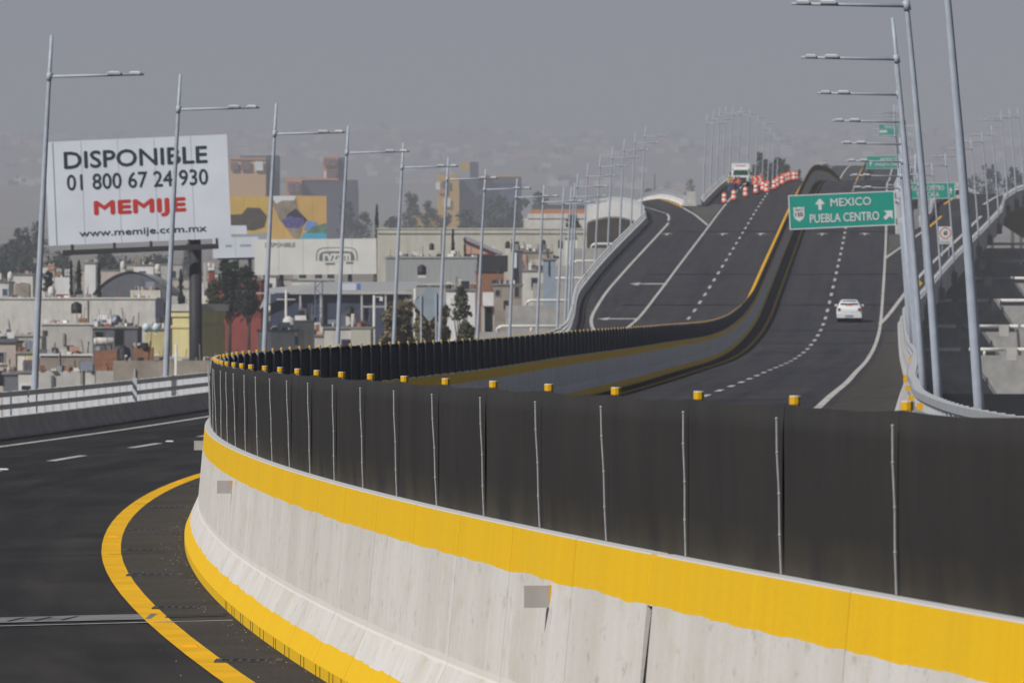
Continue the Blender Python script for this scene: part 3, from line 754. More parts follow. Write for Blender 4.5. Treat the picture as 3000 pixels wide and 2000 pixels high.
def lamp_row(path, ds, inner, ms, lab, group, extra=()):
    for k, d in enumerate(ds):
        L = path_len_at(path, d); p, q, t = path.at(L)
        for _ in range(8):
            L += (d-p.y)/max(.3, t.y); p, q, t = path.at(L)
        yaw = math.atan2(q[1]*inner, q[0]*inner)
        e_ = .28+(extra[k] if k < len(extra) else 0); lamp(Vector((p.x-q[0]*inner*e_, p.y-q[1]*inner*e_, p.z-.15)), yaw, ms, lab(k), group)
lamp_row(path_l, [140+24*k for k in range(19)], 1, LM_L, lambda k: '%s lamp post of the long left-hand row, counted from the left edge of the photo' % ORD[k].capitalize(), 'lamp posts along the left parapet')
lamp_row(path_lr, [628+24*k for k in range(12)], 1, LM_L, lambda k: '%s lamp post behind the parked truck, counted from the left gore' % ORD[k].capitalize(), 'lamp posts on the far left crest')
lamp_row(path_r, [92+24*k for k in range(24)], -1, LM_R, lambda k: '%s lamp post of the right-hand row, counted from the nearest one' % ORD[k].capitalize(), 'lamp posts along the right parapet', (.40, .22, .06))
lamp_row(path_rr, [570+24*k for k in range(10)]+[860, 900, 950, 1010, 1080, 1150], -1, LM_R, lambda k: '%s far lamp post on the main road beyond the right exit, counted from the exit' % ORD[k].capitalize(), 'lamp posts beyond the right exit')
# ------------------------------------------------------------------ lettering
_tx = {}
def text_mesh(body, bold=0.0):
    key = (body, bold)
    if key in _tx: return _tx[key]
    c = bpy.data.curves.new('t', 'FONT'); c.body = body; c.offset = bold; c.resolution_u = 3
    o = bpy.data.objects.new('t', c); tmp.objects.link(o)
    dg = bpy.context.evaluated_depsgraph_get(); me = bpy.data.meshes.new_from_object(o.evaluated_get(dg))
    V = [tuple(v.co) for v in me.vertices]; F = [tuple(p.vertices) for p in me.polygons]
    bpy.data.objects.remove(o); bpy.data.curves.remove(c); bpy.data.meshes.remove(me)
    x0 = min(v[0] for v in V); x1 = max(v[0] for v in V); y0 = min(v[1] for v in V); y1 = max(v[1] for v in V)
    _tx[key] = ([((v[0]-x0)/(x1-x0), (v[1]-y0)/(y1-y0)) for v in V], F); return _tx[key]
tmp = bpy.context.scene.collection
def lettering(body, a0, a1, b0, b1, m, parent, y=-.02, bold=0.0, slant=0.0, name='lettering'):
    V, F = text_mesh(body); mb = MB(); b_ = bold*1.7*(b1-b0)
    for k, (dx, dz) in enumerate(((0, 0), (-b_, 0), (b_, 0), (0, b_), (0, -b_)) if bold > 0 else ((0, 0),)):
        mb.add([(lerp(a0, a1, u)+slant*v+dx, y-k*.0022, lerp(b0, b1, v)+dz) for u, v in V], F)
    return mb.build(name, m, parent, world=False)
def flat(poly, m, parent, y=-.02, name='symbol'):
    mb = MB(); mb.prism(poly, y, y+.006); return mb.build(name, m, parent, world=False)
def ring(cx, cz, r0, r1, m, parent, y, n=28, name='ring', squash=1.0):
    mb = MB(); vs = []
    for i in range(n):
        a = 2*math.pi*i/n
        for r in (r0, r1): vs.append((cx+r*math.cos(a), y, cz+r*math.sin(a)*squash))
    mb.add(vs, [(2*i, 2*i+1, (2*i+3) % (2*n), (2*i+2) % (2*n)) for i in range(n)]); return mb.build(name, m, parent, world=False)
def disc(cx, cz, r, m, parent, y, n=28, name='disc', squash=1.0):
    mb = MB(); mb.add([(cx+r*math.cos(2*math.pi*i/n), y, cz+r*math.sin(2*math.pi*i/n)*squash) for i in range(n)], [tuple(range(n))]); return mb.build(name, m, parent, world=False)
def UP(cx, cz, w, h): return [(cx-w*.16, cz-h/2), (cx+w*.16, cz-h/2), (cx+w*.16, cz), (cx+w/2, cz), (cx+w*.08, cz+h/2), (cx-w*.08, cz+h/2), (cx-w/2, cz), (cx-w*.16, cz)]
def rolled(name, loc, roll, yaw, label, cat):
    o = empty(name, loc, 0, label, cat); o.rotation_euler = (0, roll, yaw); return o

# ------------------------------------------------------------------ overhead green signs on cantilever masts
def green_sign(p_centre, w, h, roll, label, mast_x, mast_base, texts, yaw=0.0, mast_w=.15):
    """p_centre world; mast_x / mast_base world coordinates of the post on the right"""
    t = rolled('road_sign', p_centre, roll, yaw, label, 'road sign')
    mb = MB(); mb.box(-w/2, w/2, 0, .05, -h/2, h/2); mb.build('panel', M_GREEN, t, world=False)
    mb = MB(); e = .045
    for x0, x1, z0, z1 in ((-w/2, w/2, h/2-e, h/2), (-w/2, w/2, -h/2, -h/2+e), (-w/2, -w/2+e, -h/2+e, h/2-e), (w/2-e, w/2, -h/2+e, h/2-e)): mb.box(x0, x1, -.006, -.001, z0, z1)
    mb.build('border', M_SIGNW, t, world=False)
    for f in texts: f(t)
    mdx = mast_x-p_centre.x
    for zz in (h*.36, -h*.40):
        mb = MB(); mb.box(w/2-.6, mdx-.1, .052, .22, zz-.10, zz+.10); mb.box(mdx-.34, mdx-.06, .06, .34, zz-.15, zz+.15); mb.build('bracket', M_FIN, t, world=False)
    inv = Matrix.Rotation(roll, 4, 'Y').inverted() if abs(roll) > 0 else Matrix.Identity(4)
    top = Vector((mdx, .13, h*.62)); bot = inv @ (Vector((mast_base.x, mast_base.y, mast_base.z))-p_centre)
    mb = MB(); mb.tube([bot, bot.lerp(top, .5), top], [mast_w*1.2, mast_w, mast_w*.8], 10); mb.build('mast', M_GALV, t, smooth=True, world=False)
    return t
# near sign: MEXICO / PUEBLA CENTRO
d = 271.0; s = FS/d; c = at(2467, 616, d); w = 312/s; h = 101/s
def shield(t, x, z, a):
    pts = [(-.5, .5), (-.28, .44), (0, .5), (.28, .44), (.5, .5), (.46, .15), (.5, -.1), (.36, -.36), (0, -.55), (-.36, -.36), (-.5, -.1), (-.46, .15)]
    flat([(x+p*a, z+q*a*1.25) for p, q in pts], M_SIGNW, t, -.012, 'route_shield')
    lettering('150', x-a*.34, x+a*.34, z-a*.22, z+a*.14, M_BLACK, t, -.02, .01); lettering('MEXICO', x-a*.36, x+a*.36, z+a*.26, z+a*.46, M_BLACK, t, -.02)
TX = [lambda t: lettering('MEXICO', -.105*w, .275*w, .12*h, .35*h, M_SIGNW, t, -.012, .012),
      lambda t: lettering('PUEBLA CENTRO', -.305*w, .345*w, -.33*h, -.08*h, M_SIGNW, t, -.012, .012),
      lambda t: flat(UP(-.205*w, .20*h, .095*w, .32*h), M_SIGNW, t, -.012, 'arrow'),
      lambda t: flat([(x*.24*h+.43*w, z*.24*h-.20*h) for x, z in ((-.5, .55), (.55, .55), (.55, -.5), (.2, -.15), (-.3, -.6), (-.6, -.3), (-.15, .2))], M_SIGNW, t, -.012, 'arrow'),
      lambda t: shield(t, -.405*w, -.05*h, .105*w)]
pb = PT(d, EDGE+.35)
green_sign(c, w, h, math.radians(-2.6), 'large green overhead sign reading MEXICO and PUEBLA CENTRO over the right carriageway', at(2648, 600, d).x, Vector((pb.x, d, pb.z-.3)), TX)
# ramp sign: PUEBLA CENTRO / TLAXCALA
d = 503.0; s = FS/d; w2 = 158/s; h2 = 47/s; c = at(2719, 559, d)
TX = [lambda t: lettering('PUEBLA CENTRO', -.33*w2, .30*w2, .02*h2, .32*h2, M_SIGNW, t, -.02, .01), lambda t: lettering('TLAXCALA', -.22*w2, .20*w2, -.38*h2, -.08*h2, M_SIGNW, t, -.02, .01),
      lambda t: flat(UP(.42*w2, -.02*h2, .06*w2, .42*h2), M_SIGNW, t, -.02, 'arrow'), lambda t: flat(UP(-.42*w2, -.02*h2, .06*w2, .42*h2), M_SIGNW, t, -.02, 'arrow')]
pb = ramp_r(d)[1]
green_sign(c, w2, h2, math.radians(-.8), 'green overhead sign reading PUEBLA CENTRO and TLAXCALA over the right exit ramp', at(2814, 560, d).x, Vector((pb.x+.35, d, pb.z-.3)), TX, mast_w=.19)
# crest sign: MEXICO / ...
d = 885.0; s = FS/d; w3 = 122/s; h3 = 38/s; c = at(2599, 475.5, d)
TX = [lambda t: lettering('MEXICO', -.16*w3, .26*w3, .05*h3, .34*h3, M_SIGNW, t, -.02, .01), lambda t: lettering('GRANJETA CONSULTA', -.30*w3, .44*w3, -.34*h3, -.06*h3, M_SIGNW, t, -.02, .01),
      lambda t: flat(UP(-.40*w3, -.04*h3, .09*w3, .42*h3), M_SIGNW, t, -.02, 'arrow')]
pb = PT(d, EDGE+.4)
green_sign(c, w3, h3, math.radians(-.8), 'small hazy green sign with an up arrow just beyond the crest of the main road', pb.x, Vector((pb.x, d, pb.z-.3)), TX, mast_w=.19)
d = 1200.0; s = FS/d; w4 = 62/s; h4 = 33/s; c = at(2605, 380, d)
TX = [lambda t: lettering('MEXICO', -.20*w4, .30*w4, .10*h4, .36*h4, M_SIGNW, t, -.02, .01), lambda t: flat([(-.46*w4, -.28*h4), (-.10*w4, -.28*h4), (-.10*w4, -.06*h4), (-.46*w4, -.06*h4)], M_SIGNW, t, -.02, 'route_patch')]
pb = PT(d, EDGE+.4)
green_sign(c, w4, h4, 0, 'farthest and highest green sign, half hidden behind the right-hand lamp posts', pb.x, Vector((pb.x, d, pb.z-.3)), TX, mast_w=.2)

# speed limit plate on the right exit ramp
d = 486.0; s = FS/d; c = at(2770, 690, d)
t = rolled('speed_sign', c, 0, 0, 'white speed limit plate with a red ring and 60 beside the right exit ramp', 'road sign')
mb = MB(); mb.box(-20/s, 20/s, 0, .04, -12/s, 26/s); mb.build('plate', M_SIGNW, t, world=False)
ring(0, 7/s, 13.5/s, 17/s, M_RING, t, -.006); lettering('60', -5.5/s, 5.5/s, 1/s, 14/s, M_BLACK, t, -.01, .02)
mb = MB(); mb.box(-19/s, 19/s, 0, .04, -25/s, -13/s); pp = mb.build('sub_plate', M_SIGNW, t, world=False); lettering('SALIDA', -15/s, 15/s, -22/s, -16/s, mat('ink_grey', (.25, .26, .27), .6), t, -.012, .01)
for x in (-9/s, 10/s):
    mb = MB(); mb.tube([(x, .08, -62/s), (x, .08, -12/s)], .035, 6); mb.build('post', M_GALV, t, world=False)
# yellow diamond behind the right-hand posts
d = 400.0; s = FS/d; c = at(2676, 830, d)
t = rolled('warning_sign', c, 0, 0, 'yellow diamond warning sign half hidden behind the nearest right-hand lamp posts', 'road sign')
r = 27/s; mb = MB(); mb.prism([(-r, 0), (0, -r*1.0), (r, 0), (0, r*1.0)], 0, .03); mb.build('diamond', mat('warn_yellow', (.80, .44, .01), .5), t, world=False)
flat([(-.08*r+.5*r, -.4*r), (.08*r+.5*r, -.4*r), (.10*r+.5*r, .2*r), (-.10*r+.5*r, .25*r)], M_BLACK, t, -.012, 'symbol')
p = ramp_r(d)[1]; mb = MB(); mb.tube([(0, .06, p.z+.4-c.z), (0, .06, r*.6)], .04, 6); mb.build('post', M_GALV, t, world=False)
# back of a diamond sign by the left parapet
d = 262.0; s = FS/d; c = at(1258, 889, d)
t = rolled('warning_sign', c, 0, 0, 'bare grey back of a diamond sign on two posts beside the left-hand lamp posts', 'road sign')
r = 47.5/s; rh = 54/s; mb = MB(); mb.prism([(-r, 0), (0, -rh), (r, 0), (0, rh)], .03, .06); mb.build('diamond', M_SIGNB, t, world=False)
zb = PT(d, -EDGE).z-1.2-c.z
for x in (-25/s, 19/s):
    mb = MB(); mb.box(x-.035, x+.035, -.035, .028, zb, rh*(1-abs(x)/r)-.02); mb.build('post', M_GALV, t, world=False)
mb = MB(); mb.box(-.8, 1.9, -.06, .06, zb-.12, zb); mb.build('base_bracket', M_GALV, t, world=False)

# ------------------------------------------------------------------ white saloon car seen from behind
def loft(secs, m_i=0, caps=True):
    mb = MB(); n = len(secs[0]); vs = [p for s_ in secs for p in s_]
    fs = [(i*n+j, i*n+(j+1) % n, (i+1)*n+(j+1) % n, (i+1)*n+j) for i in range(len(secs)-1) for j in range(n)]
    if caps: fs += [tuple(range(n))[::-1], tuple(range((len(secs)-1)*n, len(secs)*n))]
    mb.add(vs, fs, m_i); return mb
def body_sec(y, w, z0, z1, k=.82, zb=.55):    # closed cross-section of the lower body
    zm = lerp(z0, z1, zb)
    pts = [(w*.40, z0), (w*.47, z0+.06), (w*.5, lerp(z0, zm, .6)), (w*.5, zm), (w*.485, lerp(zm, z1, .6)), (w*.45, z1-.03), (w*.40, z1)]
    return [(x, y, z) for x, z in pts] + [(-x, y, z) for x, z in pts[::-1]]
def make_car(loc, yaw):
    t = empty('sedan_car', loc, yaw, 'white four-door saloon car driving away on the right carriageway', 'car')
    W = 1.68
    secs = [body_sec(0.0, W*.86, .42, .80), body_sec(.03, W*.93, .30, .92), body_sec(.12, W*.98, .27, 1.02), body_sec(.35, W, .25, 1.06), body_sec(.75, W, .23, 1.05), body_sec(1.6, W, .22, .98), body_sec(2.7, W, .22, .95),
            body_sec(3.1, W*.99, .22, .92), body_sec(3.8, W*.95, .24, .80), body_sec(4.1, W*.86, .30, .68), body_sec(4.2, W*.7, .40, .60)]
    b = loft(secs).build('body', M_CARW, t, smooth=True, world=False)
    def cab(y, w0, w1, z0, z1): return [(w0/2, y, z0), (lerp(w0, w1, .5)/2+.02, y, lerp(z0, z1, .5)), (w1/2, y, z1-.06), (w1/2-.10, y, z1), (-w1/2+.10, y, z1), (-w1/2, y, z1-.06), (-lerp(w0, w1, .5)/2-.02, y, lerp(z0, z1, .5)), (-w0/2, y, z0)]
    cs = [cab(.52, 1.46, 1.40, 1.0, 1.06), cab(.80, 1.46, 1.24, 1.0, 1.30), cab(1.02, 1.46, 1.16, 1.0, 1.42), cab(1.5, 1.46, 1.12, .96, 1.45), cab(2.2, 1.46, 1.12, .94, 1.43), cab(2.55, 1.46, 1.18, .93, 1.30), cab(3.1, 1.46, 1.36, .90, .96)]
    loft(cs).build('cabin', M_CARW, t, smooth=True, world=False)
    # rear window lies on the slope between y=.56 and .98
    def slope(x, q): return (x, lerp(.565, .975, q)-.012, lerp(1.085, 1.395, q)+.02)
    mb = MB(); mb.add([slope(-.60, .06), slope(.60, .06), slope(.58, .25), slope(.47, .86), slope(.30, .92), slope(-.30, .92), slope(-.47, .86), slope(-.58, .25)], [tuple(range(8))]); rw = mb.build('rear_window', M_GLASS, t, world=False)
    mb = MB(); mb.prism([(-.30, 1.10), (.25, 1.10), (.05, 1.18), (-.10, 1.19)], .50, .52); mb.build('parcel', mat('parcel_orange', (.55, .10, .04), .7), rw, world=False)
    for sx in (-1, 1):
        mb = MB(); mb.add([(sx*.742, 1.05, 1.02), (sx*.742, 2.75, .98), (sx*.61, 2.45, 1.32), (sx*.595, 1.3, 1.38)], [(0, 1, 2, 3)]); mb.build('side_window', M_GLASS, t, world=False)
        mb = MB(); x = sx*.66; mb.box(x-.09, x+.09, -.012, .12, .74, .93); tl = mb.build('tail_light', M_LAMPR, t, world=False)
        mb = MB(); mb.box(x-.05, x+.05, -.018, .0, .74, .79); mb.build('reversing_lens', mat('lens', (.5, .25, .18), .3), tl, world=False)
        mb = MB(); mb.box(sx*.86-.09, sx*.86+.09, 2.35, 2.47, .98, 1.10); mb.build('wing_mirror', M_CARW, t, world=False)
        for y in (.75, 3.35):
            mb = MB(); vs = []
            for (r_, x_) in ((.18, .62), (.29, .60), (.295, .64), (.295, .76), (.29, .79), (.19, .79)):
                for i in range(16): a = 2*math.pi*i/16; vs.append((sx*x_, y+r_*math.cos(a), .295+r_*math.sin(a)))
            fs = [(i*16+j, i*16+(j+1) % 16, (i+1)*16+(j+1) % 16, (i+1)*16+j) for i in range(5) for j in range(16)]
            wv = mb.add(vs, fs).build('tyre', M_TYRE, t, world=False)
            mb = MB(); mb.add([(sx*.775, y+.19*math.cos(2*math.pi*i/12), .295+.19*math.sin(2*math.pi*i/12)) for i in range(12)], [tuple(range(12))]); mb.build('rim', M_RIM, wv, world=False)
    mb = MB(); mb.prism([(-.80, .30), (.80, .30), (.82, .44), (.78, .60), (-.78, .60), (-.82, .44)], -.055, .06); bm = mb.build('rear_bumper', M_CARW, t, world=False)
    mb = MB(); mb.box(-.27, .27, -.066, -.05, .34, .50); mb.build('plate_recess', M_PLATE, bm, world=False)
    mb = MB(); mb.box(-.15, .17, -.072, -.06, .36, .48); mb.build('number_plate', mat('plate_blue', (.30, .36, .52), .5), bm, world=False)
    mb = MB(); mb.box(-.70, .70, .25, 3.9, .14, .30); mb.build('underbody', M_TYRE, t, world=False)
    mb = MB(); mb.box(-.56, .56, -.004, .02, .66, .675); mb.build('boot_seam', M_STEEL_D, t, world=False)
d = 398.5; p = at(2488, 945, d); X = p.x
dz = zr(402)-zr(398); tilt = math.atan2(zr(402)-zr(398), 4)
make_car(Vector((X, d, CZ+zr(d)+.01)), 0); car = COL.objects['sedan_car']; car.location.z = CZ+zs(X, 398.5)+.01; car.rotation_euler = (tilt, 0, -.055)

# ------------------------------------------------------------------ white box truck parked on the crest, facing the camera
def make_truck(loc, tilt):
    t = empty('box_truck', loc, 0, 'white box truck parked facing down the hill behind the orange drums', 'truck'); t.rotation_euler = (tilt, 0, -.03)
    mb = MB(); mb.box(-1.03, 1.03, 1.6, 6.0, .75, 2.55); mb.box(-1.03, 1.03, 1.05, 1.6, 1.95, 2.55); mb.build('cargo_box', M_CARW, t, world=False)
    mb = MB(); mb.prism([(-.98, .55), (.98, .55), (.99, 1.25), (.84, 1.95), (-.84, 1.95), (-.99, 1.25)], .35, 1.6); cabn = mb.build('cab', M_CARW, t, world=False)
    mb = MB(); mb.prism([(-.96, .55), (.96, .55), (.94, 1.18), (-.94, 1.18)], -.35, .40); mb.build('bonnet', M_CARW, t, world=False)
    mb = MB(); mb.prism([(-.86, 1.28), (.86, 1.28), (.76, 1.84), (-.76, 1.84)], .31, .345); mb.build('windscreen', mat('green_glass', (.02, .075, .05), .15, spec=.6), t, world=False)
    mb = MB(); mb.box(-.62, .62, -.38, -.355, .66, 1.02); mb.build('grille', M_STEEL_D, t, world=False)
    mb = MB(); mb.box(-1.0, 1.0, -.46, -.36, .42, .62); mb.build('bumper', M_STEEL_D, t, world=False)
    lettering('SERVICIO', -.62, .62, 2.22, 2.42, M_RED, t, 1.03, .02) if 0 else None
    mb = MB(); mb.box(-.55, .55, 1.035, 1.049, 2.26, 2.36); mb.build('marker_strip', M_RING, t, world=False)
    for sx in (-1, 1):
        mb = MB(); mb.box(sx*.79-.13, sx*.79+.13, -.385, -.355, .80, .98); mb.build('headlight', M_SIGNW, t, world=False)
        mb = MB(); mb.box(sx*1.15-.09, sx*1.15+.09, .35, .43, 1.25, 1.65); mb.build('wing_mirror', M_STEEL_D, t, world=False)
        for y in (.25, 4.6):
            mb = MB(); mb.tube([(sx*.72, y, .40), (sx*.98, y, .40)], .40, 14); wv = mb.build('tyre', M_TYRE, t, world=False)
            mb = MB(); mb.tube([(sx*.97, y, .40), (sx*.99, y, .40)], .2, 12); mb.build('rim', M_RIM, wv, world=False)
    mb = MB(); mb.box(-.7, .7, .2, 5.8, .42, .56); mb.build('chassis', M_STEEL_D, t, world=False)
d = 690.0; p = at(2170, 548, d); sl = math.atan2(zr(700)-zr(685), 15)
make_truck(Vector((p.x, d, CZ+zs(p.x, d)+.01)), sl)

# ------------------------------------------------------------------ road crew
def person(loc, yaw, label, vest, legs, hat, pose):
    t = empty('person', loc, yaw, label, 'person', 'road crew by the truck')
    a, b = pose
    J = {'pel': (0, 0, .93), 'che': (0, .01, 1.28), 'nec': (0, .0, 1.45), 'hea': (0, -.03, 1.60), 'top': (0, -.01, 1.71),
         'hl': (-.10, 0, .90), 'kl': (-.12, -.05+a*.1, .50), 'al': (-.13, a*.12, .08), 'fl': (-.14, -.14+a*.12, .04),
         'hr': (.10, 0, .90), 'kr': (.12, -.03-a*.1, .50), 'ar': (.13, -a*.12, .08), 'fr': (.14, -.14-a*.12, .04),
         'sl': (-.19, 0, 1.40), 'el': (-.27, .02-b*.06, 1.12), 'wl': (-.25, -.10-b*.16, .90+b*.12), 'gl': (-.24, -.15-b*.2, .83+b*.14),
         'sr': (.19, 0, 1.40), 'er': (.27, .02-b*.03, 1.12), 'wr': (.25, -.06-b*.2, .90+b*.1), 'gr': (.24, -.10-b*.24, .83+b*.11)}
    R = {'pel': .15, 'che': .165, 'nec': .06, 'hea': .095, 'top': .07, 'hl': .10, 'kl': .07, 'al': .05, 'fl': .045, 'hr': .10, 'kr': .07, 'ar': .05, 'fr': .045, 'sl': .075, 'el': .05, 'wl': .035, 'gl': .04, 'sr': .075, 'er': .05, 'wr': .035, 'gr': .04}
    E = [('pel', 'che'), ('che', 'nec'), ('nec', 'hea'), ('hea', 'top'), ('pel', 'hl'), ('hl', 'kl'), ('kl', 'al'), ('al', 'fl'), ('pel', 'hr'), ('hr', 'kr'), ('kr', 'ar'), ('ar', 'fr'), ('che', 'sl'), ('sl', 'el'), ('el', 'wl'), ('wl', 'gl'), ('che', 'sr'), ('sr', 'er'), ('er', 'wr'), ('wr', 'gr')]
    ks = list(J); me = bpy.data.meshes.new('body'); me.from_pydata([J[k] for k in ks], [(ks.index(x), ks.index(y)) for x, y in E], [])
    o = place('body', me, t); sk = o.modifiers.new('skin', 'SKIN'); 
    if not me.skin_vertices: me.skin_vertices
    for k, v in zip(ks, me.skin_vertices[0].data): v.radius = (R[k], R[k]); v.use_root = (k == 'pel')
    sb = o.modifiers.new('sub', 'SUBSURF'); sb.levels = 1; sb.render_levels = 1
    m = NT('crew_'+label[:14]); sp = m.n('ShaderNodeSeparateXYZ'); m.L.new(m.n('ShaderNodeTexCoord').outputs['Object'], sp.inputs[0])
    c = m.mix(m.math('GREATER_THAN', sp.outputs[2], .92), legs, vest); c = m.mix(m.math('GREATER_THAN', sp.outputs[2], 1.47), c, (.30, .17, .11)); c = m.mix(m.math('LESS_THAN', sp.outputs[2], .10), c, (.02, .02, .02))
    m.L.new(c, m.b.inputs['Base Color']); me.materials.append(m.m)
    hm_ = MB().lathe([(.13, 1.655), (.125, 1.68), (.11, 1.735), (.06, 1.775), (.01, 1.785)], 12); hm_.build('helmet', mat('hat_'+label[:14], hat, .4), t, world=False)
    hb = MB(); hb.box(-.185, .185, -.185, -.165, 1.13, 1.17); hb.build('reflective_band', M_SIGNW, t, world=False)
for (sx, dd, yaw, lab, vest, legs, hat, pose) in (
        (2137, 668, .5, 'worker in a lime yellow vest standing at the left of the group', (.55, .62, .08), (.10, .16, .30), (.7, .68, .6), (.3, .2)),
        (2145, 664, -.3, 'worker in a dark red shirt and jeans in front of the truck', (.40, .03, .05), (.05, .09, .20), (.55, .5, .48), (-.4, .5)),
        (2154, 666, .9, 'worker in a yellow helmet between the red and the orange shirt', (.55, .14, .05), (.02, .025, .05), (.75, .45, .03), (.2, .8)),
        (2164, 664, -.8, 'worker in an orange vest and blue helmet nearest the truck grille', (.62, .10, .03), (.03, .05, .10), (.08, .16, .55), (.5, .3))):
    p = at(sx, 560, dd); person(Vector((p.x, dd, CZ+zs(p.x, dd))), yaw, lab, vest, legs, hat, pose)

# ------------------------------------------------------------------ traffic drums and chevron boards
mb = MB(); prof = [(.30, 0), (.30, .10), (.27, .11), (.265, .30), (.255, .31), (.25, .52), (.245, .53), (.24, .74), (.235, .75), (.225, .96), (.21, .97), (.20, 1.08), (.08, 1.10), (.06, 1.16), (.02, 1.17)]
drum_me = mb.lathe(prof, 14, [2, 2, 0, 1, 1, 0, 0, 1, 1, 0, 0, 0, 0, 0]).mesh('drum', [M_ORANGE, M_DRUMW, M_TYRE], True)
foot_me = MB().lathe([(.38, 0), (.38, .05), (.31, .06)], 12).mesh('rubber_foot', M_TYRE)
DR = [(2122, 596, None), (2150, 587, None), (2184, 577.5, None), (2214.5, 568, None), (2235, 560, None)]
def d_of_y(sy):
    lo, hi = 420.0, 742.0
    for _ in range(40):
        m_ = (lo+hi)/2
        if YHS-FS*zr(m_)/m_ > sy: lo = m_
        else: hi = m_
    return lo
row = []
for k in range(12):
    u = k/11; sx = lerp(2243, 2335, u**.92)+random.uniform(-6, 6); dd = lerp(662, 742, u)+random.uniform(-1.5, 1.5); row.append((sx, None, dd))
names = ['leftmost striped drum on the road, on the white line', 'second striped drum from the left', 'third striped drum from the left, alone in the lane', 'fourth striped drum from the left, below the chevron boards', 'fifth striped drum, at the head of the long row']
for k, (sx, sy, dd) in enumerate(DR+row):
    if dd is None: dd = d_of_y(sy)
    p = at(sx, sy or 500, dd)
    lab = 'Orange and white '+names[k] if k < 5 else 'Orange and white drum, %s in the long row running up to the crest' % ORD[k-5]
    t = empty('traffic_drum', Vector((p.x, dd, CZ+zs(p.x, dd)+.01)), random.uniform(0, 6), lab, 'traffic drum', 'orange drums closing the lane')
    place('drum', drum_me, t); place('rubber_foot', foot_me, t)
for k, (sx, dd) in enumerate(((2211, 676), (2226, 678))):
    p = at(sx, 530, dd); t = empty('chevron_board', Vector((p.x, dd, CZ+zs(p.x, dd)+.01)), 0, 'Orange board with a white chevron, %s of the pair above the drums' % ('left' if k == 0 else 'right'), 'chevron board', 'chevron boards')
    mb = MB(); mb.box(-.33, .33, 0, .04, .55, 1.55); mb.build('panel', M_ORANGE, t, world=False)
    flat([(-.24, 1.45), (-.02, 1.45), (.25, 1.05), (-.02, .65), (-.24, .65), (.02, 1.05)], M_DRUMW, t, -.01, 'chevron')
    for x in (-.25, .25):
        mb = MB(); mb.box(x-.03, x+.03, .01, .05, 0, .6); mb.build('leg', M_STEEL_D, t, world=False)
p = at(2228, 520, 690); t = empty('traffic_drum', Vector((p.x, 690, CZ+zs(p.x, 690)+.01)), 0, 'Orange and white drum standing behind the right chevron board', 'traffic drum', 'orange drums closing the lane'); place('drum', drum_me, t); place('rubber_foot', foot_me, t)
# ------------------------------------------------------------------ the town to the left, each building at its own depth
def col(n, c, var=.14, sc=.7, **k):
    g = NT('wall_'+n); tc = g.n('ShaderNodeTexCoord').outputs['Object']
    a = g.noise(tc, sc, 7, .6); b = g.noise(g.mapv(tc, (1.6, 1.6, .22)), 1.1, 6, .65); f = g.noise(tc, 5, 5, .6)
    o = g.ramp(a, [(.3, tuple(x*(1-var) for x in c)), (.7, tuple(min(1, x*(1+var)) for x in c))])
    o = g.mix(g.ramp(b, [(.50, 0.0), (.72, .4)]), o, tuple(x*.6 for x in c)); o = g.mix(g.ramp(f, [(.58, 0.0), (.75, .35)]), o, tuple(x*.62+.03 for x in c))
    g.L.new(o, g.b.inputs['Base Color']); g.b.inputs['Roughness'].default_value = .9; g.b.inputs['Specular IOR Level'].default_value = .15
    g.bump(f, .2, .03); return g.m
C_GREY = col('grey', (.50, .485, .45)); C_PALE = col('pale', (.64, .62, .57)); C_PINK = col('pink', (.52, .45, .40)); C_YEL = col('yellow', (.62, .55, .28), .08); C_YELD = col('ochre', (.40, .36, .20))
C_BRICK = col('brick', (.30, .15, .09), .25, 3); C_WHITE = col('white', (.76, .76, .74), .08); C_DARK = col('dark', (.045, .045, .05)); C_BROWN = col('brown', (.33, .29, .24), .25)
C_RED = col('red', (.30, .075, .06), .25); C_ROSE = col('rose', (.56, .34, .27), .08); C_BEIGE = col('beige', (.55, .53, .45), .07); C_TAN = col('tan', (.60, .40, .22), .06, .2); C_ORANGE = col('orange', (.55, .26, .13), .1, .2)
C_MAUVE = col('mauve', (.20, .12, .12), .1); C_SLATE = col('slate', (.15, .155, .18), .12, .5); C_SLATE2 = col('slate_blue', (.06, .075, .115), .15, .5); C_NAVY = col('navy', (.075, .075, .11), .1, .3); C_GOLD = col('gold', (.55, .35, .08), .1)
M_ROOF = mat('roof_slab', (.24, .235, .225), .9, .25, 1.0, detail=6); M_TANKB = mat('tank_black', (.022, .022, .025), .55, .2, 5); M_TANKW = mat('tank_white', (.62, .60, .55), .6, .1, 3)
M_CORR = mat('corrugated', (.36, .37, .37), .6, .10, 1.2, streak=(9, 9, .3), spec=.3)
M_PANE = mat('window_dark', (.03, .035, .045), .3, spec=.5)
M_REBAR = mat('rebar', (.10, .07, .05), .8)
def zg(x, d): return ground_z(x, d)
ROOFS = []
def part_box(t, name, m, x0, x1, y0, y1, z0, z1):
    mb = MB(); mb.box(x0, x1, y0, y1, z0, z1); return mb.build(name, m, t)
